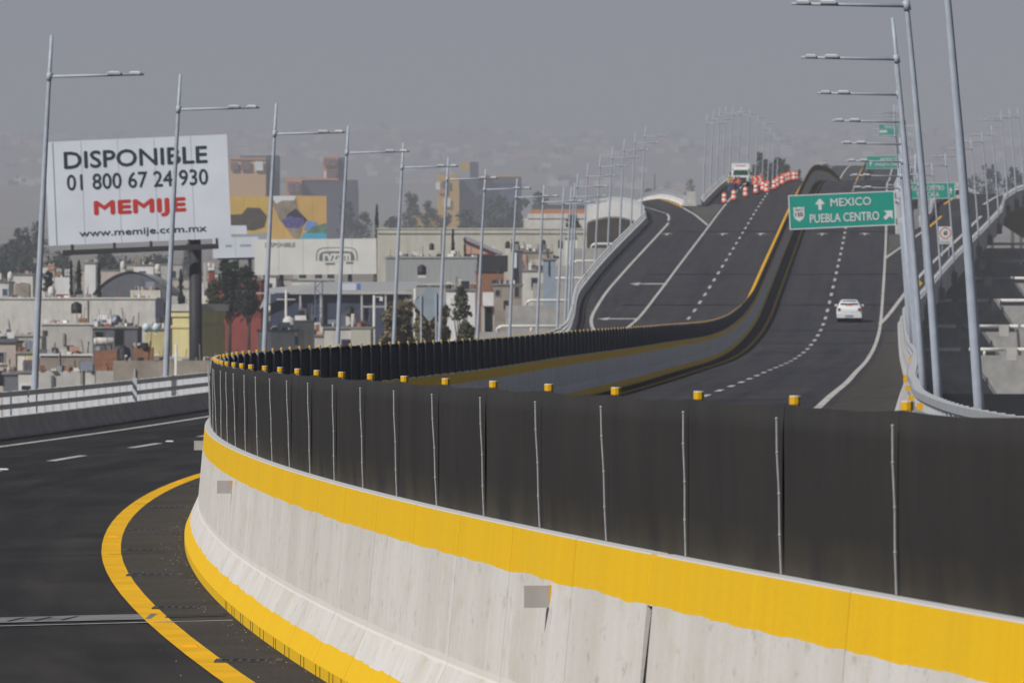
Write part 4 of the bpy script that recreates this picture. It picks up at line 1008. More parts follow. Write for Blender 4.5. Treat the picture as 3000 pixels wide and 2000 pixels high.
def house(name, label, cat, x0, x1, yt, d, m, depth=7.0, wins=(), roof=True, rm=None, yb=None, group=None, stubs=None, bands=()):
    a = at(x0, yt, d); b = at(x1, yt, d); g0 = zg((a.x+b.x)/2, d)-.6
    z0 = g0 if yb is None else at(0, yb, d).z
    t = empty(name, ((a.x+b.x)/2, d+depth/2, z0), 0, label, cat, group)
    part_box(t, 'wall', m, a.x, b.x, d, d+depth, z0, a.z)
    if roof: part_box(t, 'roof', rm or M_ROOF, a.x-.10, b.x+.10, d-.10, d+depth+.1, a.z+.002, a.z+.16)
    if d < 760: ROOFS.append((a.x, b.x, d, d+min(depth, 5), a.z+(.16 if roof else 0)))
    for w in wins:
        p, q = at(w[0], w[3], d), at(w[2], w[1], d)
        fr = part_box(t, 'window', w[5] if len(w) > 5 else m, p.x-.06, q.x+.06, d-.05, d-.002, p.z-.06, q.z+.06)
        part_box(fr, 'pane', w[4] if len(w) > 4 else M_PANE, p.x, q.x, d-.056, d-.051, p.z, q.z)
    for (u0, v0, u1, v1, mm) in bands:
        p, q = at(u0, v1, d), at(u1, v0, d); part_box(t, 'wall_panel', mm, p.x, q.x, d-.14, d-.003, p.z, q.z)
    rs = random.Random(int(x0*7+yt))
    plain = cat in ('house', 'hut', 'building') and not wins and d < 1000
    if plain:
        W_ = b.x-a.x; nw = max(1, min(7, int(W_/2.2)))
        for k in range(nw):
            if rs.random() < .45: continue
            xc = a.x+W_*(k+.5)/nw+rs.uniform(-.2, .2); hw = rs.uniform(.28, .5); zc = a.z-rs.uniform(1.0, 1.35); hh = rs.uniform(.3, .5)
            if xc-hw < a.x+.15 or xc+hw > b.x-.15: continue
            fr = part_box(t, 'window', rs.choice([C_WHITE, C_GREY, C_SLATE]), xc-hw-.07, xc+hw+.07, d-.06, d-.004, zc-hh-.07, zc+hh+.07)
            part_box(fr, 'pane', M_PANE, xc-hw, xc+hw, d-.066, d-.061, zc-hh, zc+hh); part_box(fr, 'sill', C_PALE, xc-hw-.12, xc+hw+.12, d-.13, d-.062, zc-hh-.14, zc-hh-.07)
        for k in range(rs.randint(3, 7)):
            x = rs.uniform(a.x+.2, b.x-.2); y = d+rs.uniform(.3, depth-.2); part_box(t, 'roof_vent', rs.choice([C_PALE, C_SLATE, C_BRICK, C_DARK, C_WHITE, C_BROWN]), x-rs.uniform(.02, .6), x+.2, y, y+.4, a.z+.16, a.z+rs.uniform(.3, 1.1))
    if stubs is None: stubs = rs.randint(0, 2) if plain else 0
    for k in range(stubs):
        x = rs.uniform(a.x+.2, b.x-.2); y = rs.uniform(d+.3, d+depth-.3)
        mb = MB()
        for (dx, dy) in ((0, 0), (.14, 0), (0, .14), (.14, .14)): mb.tube([(x+dx, y+dy, a.z), (x+dx+rs.uniform(-.05, .05), y+dy, a.z+rs.uniform(.7, 1.2))], .012, 4)
        mb.build('rebar_stub', M_REBAR, t)
    return t
def tank(label, sx, sy0, sy1, w, d, m=None, ped=None, cat='water tank'):
    s = FS/d; r = w/2/s; h = (sy1-sy0)/s; p = at(sx, sy1, d)
    t = empty('water_tank', p, 0, label, cat, 'rooftop water tanks')
    mb = MB(); mb.lathe([(r*.96, 0), (r, h*.05), (r, h*.28), (r*1.03, h*.30), (r*1.03, h*.34), (r, h*.36), (r, h*.72), (r*.82, h*.86), (r*.38, h*.93), (r*.34, h*.94), (r*.34, h), (r*.05, h*1.0)], 14)
    mb.build('drum', m or M_TANKB, t, smooth=True, world=False)
    if ped:
        mb = MB(); hh = ped/s; mb.box(-r*.95, r*.95, -r*.95, r*.95, -hh, -.002); mb.build('pedestal', C_PALE, t, world=False)
    return t

# --- near roofs just over the railing
house('house', 'small pinkish house with a dark roof slab at the left edge above the railing', 'house', -40, 46, 1004, 430, C_PINK, 6, rm=C_SLATE, stubs=0, bands=((-40, 992, 46, 1003, C_SLATE),))
house('shed', 'pale yellow shed beside the first lamp post', 'shed', 51, 99, 1036, 424, C_YEL, 3)
house('hut', 'low dark grey hut behind the railing at the left edge', 'hut', 9, 51, 1097, 410, C_SLATE, 3, wins=((-4, 1088, 8, 1128, M_DARK, C_DARK),))
house('hut', 'low concrete hut just left of the first lamp post', 'hut', 53, 112, 1092, 408, C_PALE, 3)
t = house('garden_wall', 'long low grey wall with a sunlit coping between the first and second lamp posts', 'wall', 118, 268, 1042, 440, C_BROWN, .5, roof=True, rm=C_WHITE)  # white coping colour paints the sunlit top edge
house('garden_wall', 'rough beige boundary wall along the bottom of the roofs', 'wall', 112, 332, 1086, 404, C_GREY, .4, roof=False, bands=((150, 1100, 158, 1140, C_SLATE), (235, 1088, 243, 1140, C_BROWN)))
house('garden_wall', 'brown rubble wall below the billboard pole', 'wall', 332, 660, 1056, 402, C_BROWN, .6, roof=False, bands=((392, 1080, 397, 1130, C_GREY),))
house('wall_block', 'square concrete block standing on the boundary wall', 'block', 250, 278, 1092, 400, C_PALE, 1.0, roof=False)
house('workshop', 'dark open workshop with a concrete frame left of the second lamp post', 'workshop', 271, 402, 962, 452, C_SLATE, 6, wins=((279, 972, 303, 990, M_DARK, C_SLATE), (338, 968, 360, 1010, M_DARK, C_DARK)), stubs=2)
house('brick_wall', 'heap of red brick wall beside the black tank', 'wall', 276, 348, 1026, 436, C_BRICK, 2, roof=False)
house('brick_wall', 'red brick wall between the black tank and the yellow shed', 'wall', 393, 448, 1018, 446, C_BRICK, 1.2, roof=False)
tank('large black water tank standing low beside the red bricks', 363, 1012, 1070, 41, 428)
tank('black water tank on a concrete pedestal against the long grey wall', 224, 884, 918, 32, 552, ped=34)
s = FS/444; p = at(305, 1012, 444)
t = empty('water_tank', p, 0, 'white horizontal tank on legs in front of the dark workshop', 'water tank', 'rooftop water tanks')
mb = MB(); r = 12/s; L_ = 30/s; mb.tube([(-L_, 0, r), (-L_*.9, 0, r), (L_*.9, 0, r), (L_, 0, r)], [r*.6, r, r, r*.6], 14); mb.build('drum', M_TANKW, t, smooth=True, world=False)
for x in (-.5, .1, .55):
    mb = MB(); mb.box(x-.06, x+.06, -.2, .2, -.9, .05); mb.build('leg', M_STEEL_D, t, world=False)
# satellite dish with a red feed
p = at(338, 938, 455); t = empty('satellite_dish', p, 0, 'grey satellite dish on the workshop roof with a red box', 'dish')
mb = MB(); mb.lathe([(.02, 0), (.25, .05), (.42, .16)], 12); o = mb.build('reflector', M_GALV, t, world=False, smooth=True); o.rotation_euler = (.9, .3, 0)
mb = MB(); mb.tube([(0, 0, -.7), (0, 0, 0)], .03, 6); mb.build('mast', M_STEEL_D, t, world=False)
mb = MB(); mb.box(-.75, -.45, -.1, .1, -.62, -.25); mb.build('feed_box', mat('feed_red', (.6, .06, .08), .6), t, world=False)
# yellow shed with two white dishes
house('shed', 'pale yellow shed with a dark side behind the second lamp post', 'shed', 424, 498, 966, 450, C_YEL, 4, bands=((482, 966, 498, 1056, C_YELD), (424, 1040, 470, 1056, C_WHITE)))  # darker yellow panel paints the shed's shaded right side
for sx, lab in ((429, 'left'), (458, 'right')):
    p = at(sx, 959, 446); t = empty('round_tank', p, 0, 'white round tank on the yellow shed, the %s one of the pair' % lab, 'tank', 'pair of round tanks')
    mb = MB(); r = 13/(FS/446)
    mb.lathe([(r*.3, -r*.95), (r*.75, -r*.65), (r, 0), (r*.75, r*.68), (r*.3, r*.95)], 14); mb.build('ball', mat('tank_blue_white', (.60, .70, .74), .4), t, smooth=True, world=False)
    mb = MB(); mb.tube([(0, 0, -r*1.6), (0, 0, -r*.8)], .07, 6); mb.build('stand', C_WHITE, t, world=False)
house('ruin', 'grey sloping ruin between the second lamp post and the billboard pole', 'ruin', 512, 566, 958, 456, C_GREY, 4, bands=((522, 1010, 566, 1018, C_ROSE), (522, 1022, 566, 1040, C_YELD)))
# yellow corner building next to the billboard pole, turned so that one side is in shade
p = at(656, 1100, 434); s = FS/434
t = empty('corner_building', (p.x, 434, zg(p.x, 434)), math.radians(38), 'yellow corner building with dark doorways beside the billboard pole', 'building')
H = at(0, 905, 434).z-zg(p.x, 434); A, B = 1.75, 3.9
def cb(name, m, x0, x1, y0, y1, z0, z1, par=None):
    mb = MB(); mb.box(x0, x1, y0, y1, z0, z1); return mb.build(name, m, par or t, world=False)
cb('wall', C_YEL, -A, 0, 0, B, -.5, H-.55); cb('cornice', C_YEL, -A-.12, .12, -.12, B+.12, H-.548, H-.15); cb('roof', C_GREY, -A-.25, .25, -.25, B+.25, H-.148, H+.35)
cb('string_course', C_YEL, -A-.08, .08, -.08, B+.08, H-1.35, H-1.15)
cb('pilaster', C_YEL, -.55, .06, -.06, .35, -.5, H-1.36); cb('pilaster', C_YEL, -A-.06, -A+.35, -.06, .35, -.5, H-1.36)
for y0, y1 in ((.7, 1.3), (2.2, 2.6)):
    w = cb('doorway', C_YELD, .002, .05, y0-.08, y1+.08, 0, H-1.5); cb('opening', M_DARK, .052, .056, y0, y1, 0, H-1.6, w)
# houses right of the yellow corner
house('house', 'low white walled house with a grey room below the third lamp post', 'house', 756, 866, 972, 430, C_WHITE, 5, bands=((795, 976, 864, 1030, C_GREY),), wins=((864, 985, 874, 1010, mat('blue_pane', (.08, .12, .25), .4), C_GREY),))
house('house', 'pale house with an overhanging slab right of the third lamp post', 'house', 866, 916, 944, 434, C_PALE, 4, bands=((868, 970, 890, 1040, C_GREY),))
tank('pale concrete tank on the low white walled house', 846, 926, 972, 36, 436, M_TANKW)
house('house', 'flat beige block in front of the dark shed, fourth lamp post to its left', 'house', 950, 1090, 963, 440, C_PALE, 5, bands=((1028, 966, 1086, 1030, C_BEIGE),), stubs=3)
house('house', 'grey house between the lattice mast and the beige block', 'house', 908, 952, 985, 446, C_GREY, 5, stubs=1)
tank('dark water tank on the brick base behind the beige block', 1026, 897, 930, 30, 470, M_TANKB, ped=30)
# lattice mast
p = at(934, 1030, 505); zt = at(0, 822, 505).z; zb = zg(p.x, 505)
t = empty('lattice_mast', (p.x, 505, zb), 0, 'blue grey lattice mast in front of the dark shed', 'mast')
mb = MB(); hw = .36
for sx in (-1, 1):
    for sy in (-1, 1): mb.tube([(sx*hw, sy*hw, -.5), (sx*hw*.8, sy*hw*.8, zt-zb)], .035, 5)
mb.build('legs', mat('mast_blue', (.14, .18, .24), .6), t, world=False)
mb = MB(); n = 16
for k in range(n):
    z0 = (zt-zb)*k/n; z1 = (zt-zb)*(k+1)/n; sg = 1 if k % 2 else -1
    for sy in (-1, 1): mb.tube([(-sg*hw*.9, sy*hw*.9, z0), (sg*hw*.9, sy*hw*.9, z1)], .022, 4); mb.tube([(sy*hw*.9, -sg*hw*.9, z0), (sy*hw*.9, sg*hw*.9, z1)], .022, 4)
mb.build('bracing', MATS['mast_blue'], t, world=False)
# --- second line
house('warehouse', 'long pale concrete wall of a warehouse behind the first two lamp posts', 'warehouse', -60, 456, 876, 570, C_PALE, 20, roof=True, rm=C_PALE, bands=((254, 878, 257, 960, C_GREY), (455, 880, 480, 930, C_NAVY)))
house('warehouse', 'lower grey wall in front of the warehouse between the first lamp posts', 'warehouse', 122, 370, 951, 500, C_GREY, 8, rm=C_PALE, bands=((184, 975, 190, 1010, C_BROWN), (196, 1012, 216, 1024, M_DARK), (152, 1018, 168, 1032, C_DARK)))
house('garden_wall', 'grey wall left of the first lamp post below the warehouse', 'wall', -60, 122, 985, 480, C_GREY, 5, rm=C_GREY)
house('house', 'flat roofed house with a grey terrace behind the billboard pole', 'house', 455, 600, 918, 580, C_GREY, 10, bands=((460, 935, 600, 948, C_PALE), (460, 950, 600, 975, C_SLATE)))
house('gable_wall', 'pale sloping gable wall at the end of the arched shed', 'wall', 382, 470, 850, 588, C_BEIGE, 3, roof=False)
# arched shed
def arch_shed(label, x0, x1, yt, ys, d, L, m, wm):
    a, b = at(x0, ys, d), at(x1, ys, d); rise = at(0, yt, d).z-a.z; g0 = zg(a.x, d)-.5; n = 16; w = b.x-a.x
    t = empty('arched_shed', ((a.x+b.x)/2, d, g0), 0, label, 'shed'); mb = MB(); vs = []
    for y in (d-.2, d+L):
        for i in range(n+1):
            u = i/n; vs.append((a.x+w*u, y, a.z+rise*math.sin(math.pi*u)**.8))
    mb.add(vs, [(i, i+1, n+2+i, n+1+i) for i in range(n)]); mb.build('roof', m, t, smooth=True)
    poly = [(a.x, g0)]+[(a.x+w*i/n, a.z-.02+rise*math.sin(math.pi*i/n)**.8) for i in range(n+1)]+[(b.x, g0)]
    mb = MB(); mb.prism(poly, d, d+.25); mb.build('end_wall', wm, t); return t
arch_shed('big grey purple arched shed behind the warehouse wall', 268, 500, 795, 866, 640, 25, M_CORR, C_SLATE)
house('house', 'white gabled house left of the cypress trees', 'house', 160, 206, 812, 660, C_WHITE, 6, roof=False, bands=((165, 862, 200, 876, C_RED),))
house('house', 'pale house with a blue window at the left edge above the warehouse', 'house', -20, 26, 828, 650, C_PALE, 7, wins=((7, 846, 22, 866, mat('pane_blue', (.06, .11, .18), .4), C_WHITE),))
house('house', 'white roofed house behind the first lamp post', 'house', 38, 96, 806, 670, C_PALE, 7, bands=((44, 830, 86, 874, C_BROWN),))
house('house', 'small orange topped house right of the first lamp post', 'house', 116, 158, 780, 700, C_PALE, 6, bands=((140, 780, 160, 790, C_ORANGE),), wins=((120, 800, 132, 815, MATS['pane_blue'], C_WHITE),))
house('house', 'tall pale block between the cypress trees', 'house', 248, 280, 772, 690, C_WHITE, 5)
house('house', 'white roofed block above the arched shed', 'house', 392, 450, 778, 720, C_WHITE, 8)
tank('white tank on a red stand above the arched shed', 360, 764, 790, 15, 700, M_TANKW, ped=6)
tank('white tank beside the billboard pole above the arched shed', 462, 773, 796, 17, 700, M_TANKW, ped=5)
tank('tall pale tank at the far left roofs', 30, 795, 822, 16, 655, M_TANKW, ped=50)
tank('pale tank in front of the white gabled house', 151, 838, 868, 22, 600, M_TANKW, ped=6)
house('red_building', 'red building partly hidden by trees right of the billboard pole', 'building', 610, 765, 822, 640, C_RED, 10, bands=((596, 770, 604, 850, C_GREY),), stubs=2)
house('red_building', 'narrow red tower with a white head right of the billboard pole', 'tower', 611, 626, 785, 630, C_RED, 2, bands=((609, 772, 628, 792, C_WHITE),))
# the dark shed with a grey lean-to roof
d = 560.0; a, b = at(792, 858, d), at(1196, 858, d); g0 = zg(a.x, d)-.5
t = empty('open_shed', ((a.x+b.x)/2, d, g0), 0, 'wide shed with a dark blue open front and a grey roof', 'shed')
part_box(t, 'front', C_SLATE2, a.x, b.x, d, d+.2, g0, a.z); zt = at(0, 826, d).z  # solid front in dark blue, painting the shade inside the open bay
mb = MB(); p1, p2 = at(1000, 0, d).x, at(1215, 0, d).x
mb.add([(at(760, 0, d).x, d-.6, at(0, 905, d).z), (at(850, 0, d).x, d-.6, at(0, 860, d).z), (b.x+.4, d-.6, at(0, 857, d).z), (b.x+.9, d+9, zt+.1), (at(960, 0, d).x, d+9, zt+.1), (at(775, 0, d).x, d+9, at(0, 842, d).z)], [(0, 1, 4, 5), (1, 2, 3, 4)]); mb.build('roof', M_CORR, t)
part_box(t, 'side_wall', C_BROWN, b.x-.2, b.x+.2, d+.2, d+9, g0, a.z+.3); part_box(t, 'fascia', C_GREY, at(850, 0, d).x, b.x+.4, d-.62, d-.5, a.z-.12, a.z+.12)
for x in (880, 940, 1060, 1130):
    q = at(x, 0, d).x; part_box(t, 'column', C_GREY, q-.09, q+.09, d-.5, d-.3, g0, a.z-.1)
p = at(1024, 840, 556); t = empty('roof_banner', p, 0, 'white and blue banner lying on the grey shed roof', 'banner')
mb = MB(); mb.box(-33/(FS/556), 33/(FS/556), 0, .1, -.3, .3); mb.build('cloth', mat('banner_white', (.62, .66, .74), .6), t, world=False); mb = MB(); mb.box(20/(FS/556), 33/(FS/556), -.01, -.002, -.3, .3); mb.build('stripe', mat('banner_blue', (.12, .20, .50), .6), t, world=False)
house('shed', 'grey ribbed metal shed behind the diamond sign', 'shed', 1130, 1400, 756, 650, M_CORR, 14, rm=M_CORR, bands=((1130, 830, 1400, 836, C_GREY),))
tank('black domed tank on the grey ribbed shed', 1236, 775, 806, 26, 600, ped=8)
house('white_house', 'white painted wall with dark scribbles right of the diamond sign', 'house', 1307, 1392, 852, 486, C_WHITE, 5, bands=((1318, 872, 1340, 890, C_PALE), (1352, 856, 1358, 930, C_GREY)))
house('house', 'rose pink gabled house in front of the long beige wall', 'house', 1362, 1450, 742, 700, C_ROSE, 6, roof=False)
mb = MB(); p, q = at(1360, 700, 699), at(1462, 744, 699)
t = empty('roof', (p.x, 699, q.z), 0, 'lavender sloping roof of the rose pink house', 'roof')
mb.prism([(p.x, q.z), (q.x, q.z), (p.x, p.z)], 699, 706); mb.build('gable', C_ROSE, t); mb = MB(); mb.prism([(p.x-.2, p.z), (p.x+.1, p.z+.35), (q.x+.4, q.z+.2), (q.x+.2, q.z-.1)], 698.5, 706.5); mb.build('slab', mat('roof_lavender', (.34, .33, .38), .8), t)
house('house', 'unfinished brick house under a black tarpaulin roof', 'house', 1394, 1476, 797, 600, C_BRICK, 6, stubs=2, bands=((1398, 748, 1488, 796, C_DARK), (1440, 822, 1470, 850, C_MAUVE)))
house('house', 'narrow dark grey house right of the black tarpaulin', 'house', 1500, 1530, 736, 615, C_SLATE, 5, bands=((1505, 740, 1514, 785, C_WHITE), (1506, 790, 1516, 830, M_DARK)))
house('house', 'patchwork brick and grey houses below the long beige wall', 'house', 1530, 1620, 740, 690, C_BROWN, 6, bands=((1532, 746, 1542, 790, C_ROSE), (1552, 760, 1600, 778, C_BEIGE)))
house('house', 'low pale block in front of the patchwork houses', 'house', 1530, 1592, 795, 640, C_PALE, 4)
house('house', 'brown and grey block behind the third cross beam', 'house', 1445, 1530, 836, 560, C_BROWN, 6, wins=((1452, 850, 1464, 866), (1475, 880, 1490, 905), (1508, 840, 1520, 870)))
p = at(1429, 950, 462); t = empty('kiosk', (p.x, 462, zg(p.x, 462)), 0, 'narrow kiosk with a white hood and a dark door', 'kiosk')
part_box(t, 'booth', C_GREY, at(1410, 0, 462).x, at(1448, 0, 462).x, 462, 464, zg(p.x, 462)-.3, at(0, 898, 462).z); part_box(t, 'hood', C_WHITE, at(1414, 0, 462).x, at(1446, 0, 462).x, 461.5, 463, at(0, 896, 462).z, at(0, 856, 462).z); part_box(t, 'door', M_DARK, at(1420, 0, 462).x, at(1440, 0, 462).x, 461.9, 461.99, zg(p.x, 462), at(0, 900, 462).z)
house('container', 'pair of pale blue cabins beside the upper cross beam', 'cabin', 1592, 1628, 762, 520, mat('cabin_blue', (.30, .36, .43), .6, .08, 1), 3, bands=((1606, 762, 1608, 806, C_SLATE),))
house('long_wall', 'long beige factory wall running behind the middle lamp posts', 'wall', 1105, 1720, 672, 780, C_BEIGE, 14, rm=C_BEIGE, bands=((1105, 680, 1720, 684, C_GREY), (1290, 672, 1292, 760, C_GREY)))
house('white_box', 'small white block at the right end of the long beige wall', 'block', 1656, 1690, 700, 740, C_WHITE, 3)
for sx, y0, y1, dd, lab in ((1265, 712, 733, 730, 'first'), (1487, 706, 728, 720, 'second'), (1592, 702, 725, 720, 'third'), (1642, 700, 728, 700, 'fourth')):
    tank('dark tank standing before the long beige wall, %s from the left' % lab, sx, y0, y1, 14, dd, ped=20)
tank('white dish shaped tank beside the small conifer', 1330, 732, 748, 18, 690, M_TANKW)
house('shed', 'shed with a red orange roof edge above the long beige wall', 'shed', 1535, 1725, 640, 900, C_PALE, 20, roof=False, bands=((1555, 614, 1725, 626, C_ORANGE), (1560, 600, 1725, 613, C_SLATE), (1545, 626, 1725, 640, C_PALE)))
# --- far tall blocks in the haze
d = 3500.0
def far(name, label, x0, x1, yt, yb, dd, m, depth=30, wins=(), bands=()):
    t = house(name, label, 'building', x0, x1, yt, dd, m, depth, roof=False, yb=yb+60, wins=())
    for (u0, v0, u1, v1, mm) in bands:
        p, q = at(u0, v1, dd), at(u1, v0, dd); part_box(t, 'wall_panel', mm, p.x, q.x, dd-.6, dd-.003, p.z, q.z)
    for (u0, v0, u1, v1, mm) in wins:
        p, q = at(u0, v1, dd), at(u1, v0, dd); part_box(t, 'window', mm, p.x, q.x, dd-1.2, dd-.65, p.z, q.z)
    return t
far('tall_building', 'tall tan building with a row of top windows right of the large billboard', 672, 779, 464, 640, 2600, C_TAN, 30, wins=((676, 476, 698, 498, C_MAUVE), (706, 474, 735, 498, C_MAUVE), (747, 473, 771, 500, C_WHITE)), bands=((672, 464, 779, 468, C_ORANGE), (704, 456, 780, 463, C_SLATE)))
far('tall_building', 'shaded grey side block attached to the tall tan building', 780, 815, 455, 640, 2606, C_NAVY, 20)  # navy wall colour paints the shade on this side of the building
far('tower_block', 'red framed stair tower on the long dark hazy building', 946, 990, 459, 560, 2800, C_ORANGE, 14, wins=((949, 465, 966, 486, C_MAUVE), (969, 465, 986, 486, C_MAUVE), (958, 496, 987, 520, C_MAUVE), (949, 502, 957, 522, C_WHITE)))
far('tower_block', 'shaded side of the red framed stair tower', 991, 1012, 462, 640, 2806, C_NAVY, 14)  # the tower side's shade is put into the navy colour
far('long_block', 'long dark hazy building with a red roof edge below the stair tower', 884, 1046, 527, 640, 2790, C_NAVY, 16, bands=((836, 522, 992, 528, C_ORANGE),))
far('window_bay', 'red framed window bay at the left end of the long dark building', 836, 884, 529, 640, 2780, C_ORANGE, 10, wins=((843, 533, 860, 549, C_MAUVE), (863, 533, 878, 549, C_MAUVE), (843, 551, 860, 562, C_MAUVE), (863, 551, 878, 562, C_MAUVE)))
far('far_block', 'faint grey block right of the long dark building', 1012, 1048, 552, 640, 2850, C_SLATE, 16)
far('tower_block', 'yellow front of the hazy mill behind the sixth lamp post', 1280, 1345, 511, 668, 3100, C_GOLD, 20, wins=((1296, 532, 1318, 552, C_NAVY), (1283, 556, 1310, 566, C_ORANGE), (1300, 582, 1320, 606, C_WHITE)), bands=((1276, 534, 1290, 556, C_WHITE),))
far('tower_block', 'dark hazy mill tower with a small yellow head room', 1377, 1401, 475, 668, 3110, C_NAVY, 20, bands=((1350, 477, 1376, 500, C_GOLD),))
far('long_block', 'long dark hazy mill wing with a yellow roof edge', 1345, 1528, 521, 668, 3120, C_SLATE2, 20, bands=((1420, 513, 1527, 518, C_GOLD), (1420, 518, 1527, 538, C_NAVY), (1395, 552, 1412, 570, C_WHITE)))
far('far_block', 'small yellow and orange buildings among the trees left of the mill', 1205, 1300, 620, 668, 2400, C_GOLD, 10, wins=((1225, 625, 1240, 640, C_NAVY), (1262, 622, 1280, 636, C_NAVY)))

# ------------------------------------------------------------------ billboards
def billboard(label, cx, cy, w, h, d, roll, m, frame=True, pole_x=None, pole_w=.9, yaw=0.0):
    s = FS/d; c = at(cx, cy, d); t = rolled('billboard', c, roll, yaw, label, 'billboard'); W, H = w/s, h/s
    n = max(2, int(round(W/2.4)))
    for k in range(n):
        x0 = -W/2+W*k/n; mb = MB(); mb.box(x0+.012, x0+W/n-.012, 0, .12, -H/2, H/2); mb.build('panel', m, t, world=False)
    mb = MB(); mb.box(-W/2+.1, W/2-.1, .13, .45, -H/2+.1, H/2-.1); mb.build('frame', M_STEEL_D, t, world=False)
    return t, W, H, s, c
t, W, H, s, c = billboard('big white billboard reading DISPONIBLE and MEMIJE on a dark pole at the left', 404, 557, 536, 304, 424, math.radians(-2.5), M_BB)
def fx(u): return -W/2+W*u
def fz(v): return H/2-H*v
lettering('DISPONIBLE', fx(.105), fx(.885), fz(.265), fz(.105), M_INKG, t, -.015, .018)
lettering('01 800 67 24 930', fx(.115), fx(.885), fz(.475), fz(.325), M_INKG, t, -.015, .012)
lettering('MEMIJE', fx(.26), fx(.755), fz(.755), fz(.595), M_RED, t, -.015, .034)
lettering('www.memije.com.mx', fx(.17), fx(.865), fz(.945), fz(.865), M_INKG, t, -.015, .014)
mb = MB(); mb.box(-W/2+.55, -W/2+.60, -.02, -.004, -H/2, H/2-.05); mb.build('edge_cable', mat('cable_blue', (.12, .22, .32), .5), t, world=False)
mb = MB(); mb.box(-W/2+1.0, W/2-.9, -.75, -.42, -H/2-.72, -H/2-.36); mb.build('walkway', M_STEEL_D, t, world=False)
for u in (.13, .36, .56, .77, .92):
    mb = MB(); mb.box(fx(u)-.07, fx(u)+.07, -.72, .3, -H/2-.60, -H/2+.02); mb.build('walkway_bracket', M_STEEL_D, t, world=False)
px_ = at(573, 0, 424.6).x; zb = zg(px_, 424.6)
mb = MB(); bot = Matrix.Rotation(math.radians(-2.5), 4, 'Y').inverted() @ (Vector((px_, 424.9, zb-.5))-c); top = Matrix.Rotation(math.radians(-2.5), 4, 'Y').inverted() @ (Vector((px_-.03, 424.9, at(0, 726, 424).z))-c)
mb.tube([bot, top], [.47, .44], 18); mb.tube([top, Vector((top.x, top.y, -H/2+.4))], .40, 12); mb.build('pole', M_STEEL_D, t, smooth=True, world=False)
# second board: cream, DISPONIBLE and an arched logo
t, W, H, s, c = billboard('cream billboard with a small DISPONIBLE and an arched logo on its right half', 924, 752, 358, 104, 636, math.radians(-.5), M_BB2)
lettering('DISPONIBLE', fx(.09), fx(.335), fz(.22), fz(.10), mat('ink_faded', (.16, .18, .18), .6), t, -.015, .012)
mb = MB(); a0 = .51; vs = []
n = 24
for i in range(n+1):
    an = math.pi*i/n; sx_ = .165*abs(math.cos(an))**.35*(1 if math.cos(an) >= 0 else -1); 
    for r_ in (1.0, .95): vs.append((fx(.675+sx_*r_*1.03), -.016, fz(.62-.38*math.sin(an)**.5*r_)))
mb.add(vs, [(2*i, 2*i+1, 2*i+3, 2*i+2) for i in range(n)]); mb.build('logo_arch', MATS['ink_faded'], t, world=False)
mb = MB(); mb.add([(fx(.675+.145*abs(math.cos(math.pi*i/n))**.35*(1 if math.cos(math.pi*i/n) >= 0 else -1)), -.014, fz(.62-.27*math.sin(math.pi*i/n)**.5)) for i in range(n+1)], [tuple(range(n+1))]); mb.build('logo_ground', MATS['ink_faded'], t, world=False)
lettering('rvzam', fx(.565), fx(.785), fz(.64), fz(.42), M_BB2, t, -.022, .04)
for u0, u1, v in ((.58, .66, .68), (.75, .81, .66)):
    mb = MB(); mb.box(fx(u0), fx(u1), -.018, -.012, fz(v+.05), fz(v)); mb.build('small_print', MATS['ink_faded'], t, world=False)
for u in (.22, .78):
    x = fx(u); mb = MB(); mb.tube([(x, .6, zg(c.x+x, 636)-c.z-.3), (x, .6, -H/2+.3)], .22, 8); mb.build('leg', M_STEEL_D, t, world=False)
# third: plain white board half hidden behind the second
t, W, H, s, c = billboard('plain white board half hidden between the two DISPONIBLE billboards', 690, 725, 134, 60, 660, math.radians(-1.5), M_BB)
for u0, u1 in ((.28, .42), (.60, .84)):
    mb = MB(); mb.box(fx(u0), fx(u1), -.02, -.012, fz(.46), fz(.36)); mb.build('small_print', mat('ink_soft', (.32, .42, .40), .6), t, world=False)
mb = MB(); mb.box(-W/2+.5, W/2, .2, .6, -H/2-.2, -H/2); mb.build('sill', M_STEEL_D, t, world=False)
for u in (.3, .8):
    mb = MB(); mb.tube([(fx(u), .6, zg(c.x, 660)-c.z-.3), (fx(u), .6, -H/2)], .2, 8); mb.build('leg', M_STEEL_D, t, world=False)
# yellow hoarding with a dark machine
t, W, H, s, c = billboard('yellow hoarding with a dark vehicle picture behind the third lamp post', 735, 640, 132, 128, 1000, 0, mat('hoard_yellow', (.62, .42, .10), .7, .1, .2))
flat([(fx(.02), fz(.72)), (fx(.02), fz(.42)), (fx(.30), fz(.40)), (fx(.42), fz(.25)), (fx(.70), fz(.26)), (fx(.86), fz(.44)), (fx(.80), fz(.70)), (fx(.55), fz(.78))], mat('hoard_dark', (.085, .07, .055), .7, .3, 1.5), t, -.03, 'picture')
flat([(fx(.04), fz(.86)), (fx(.04), fz(.66)), (fx(.40), fz(.66)), (fx(.42), fz(.86))], M_BB, t, -.05, 'picture'); flat([(fx(0), fz(1)), (fx(1), fz(1)), (fx(1), fz(.80)), (fx(.42), fz(.86)), (fx(0), fz(.86))], mat('hoard_grey', (.35, .37, .38), .7), t, -.06, 'picture')
for u in (.2, .8):
    mb = MB(); mb.tube([(fx(u), .6, zg(c.x, 1000)-c.z-.3), (fx(u), .6, -H/2+.3)], .25, 8); mb.build('leg', M_STEEL_D, t, world=False)
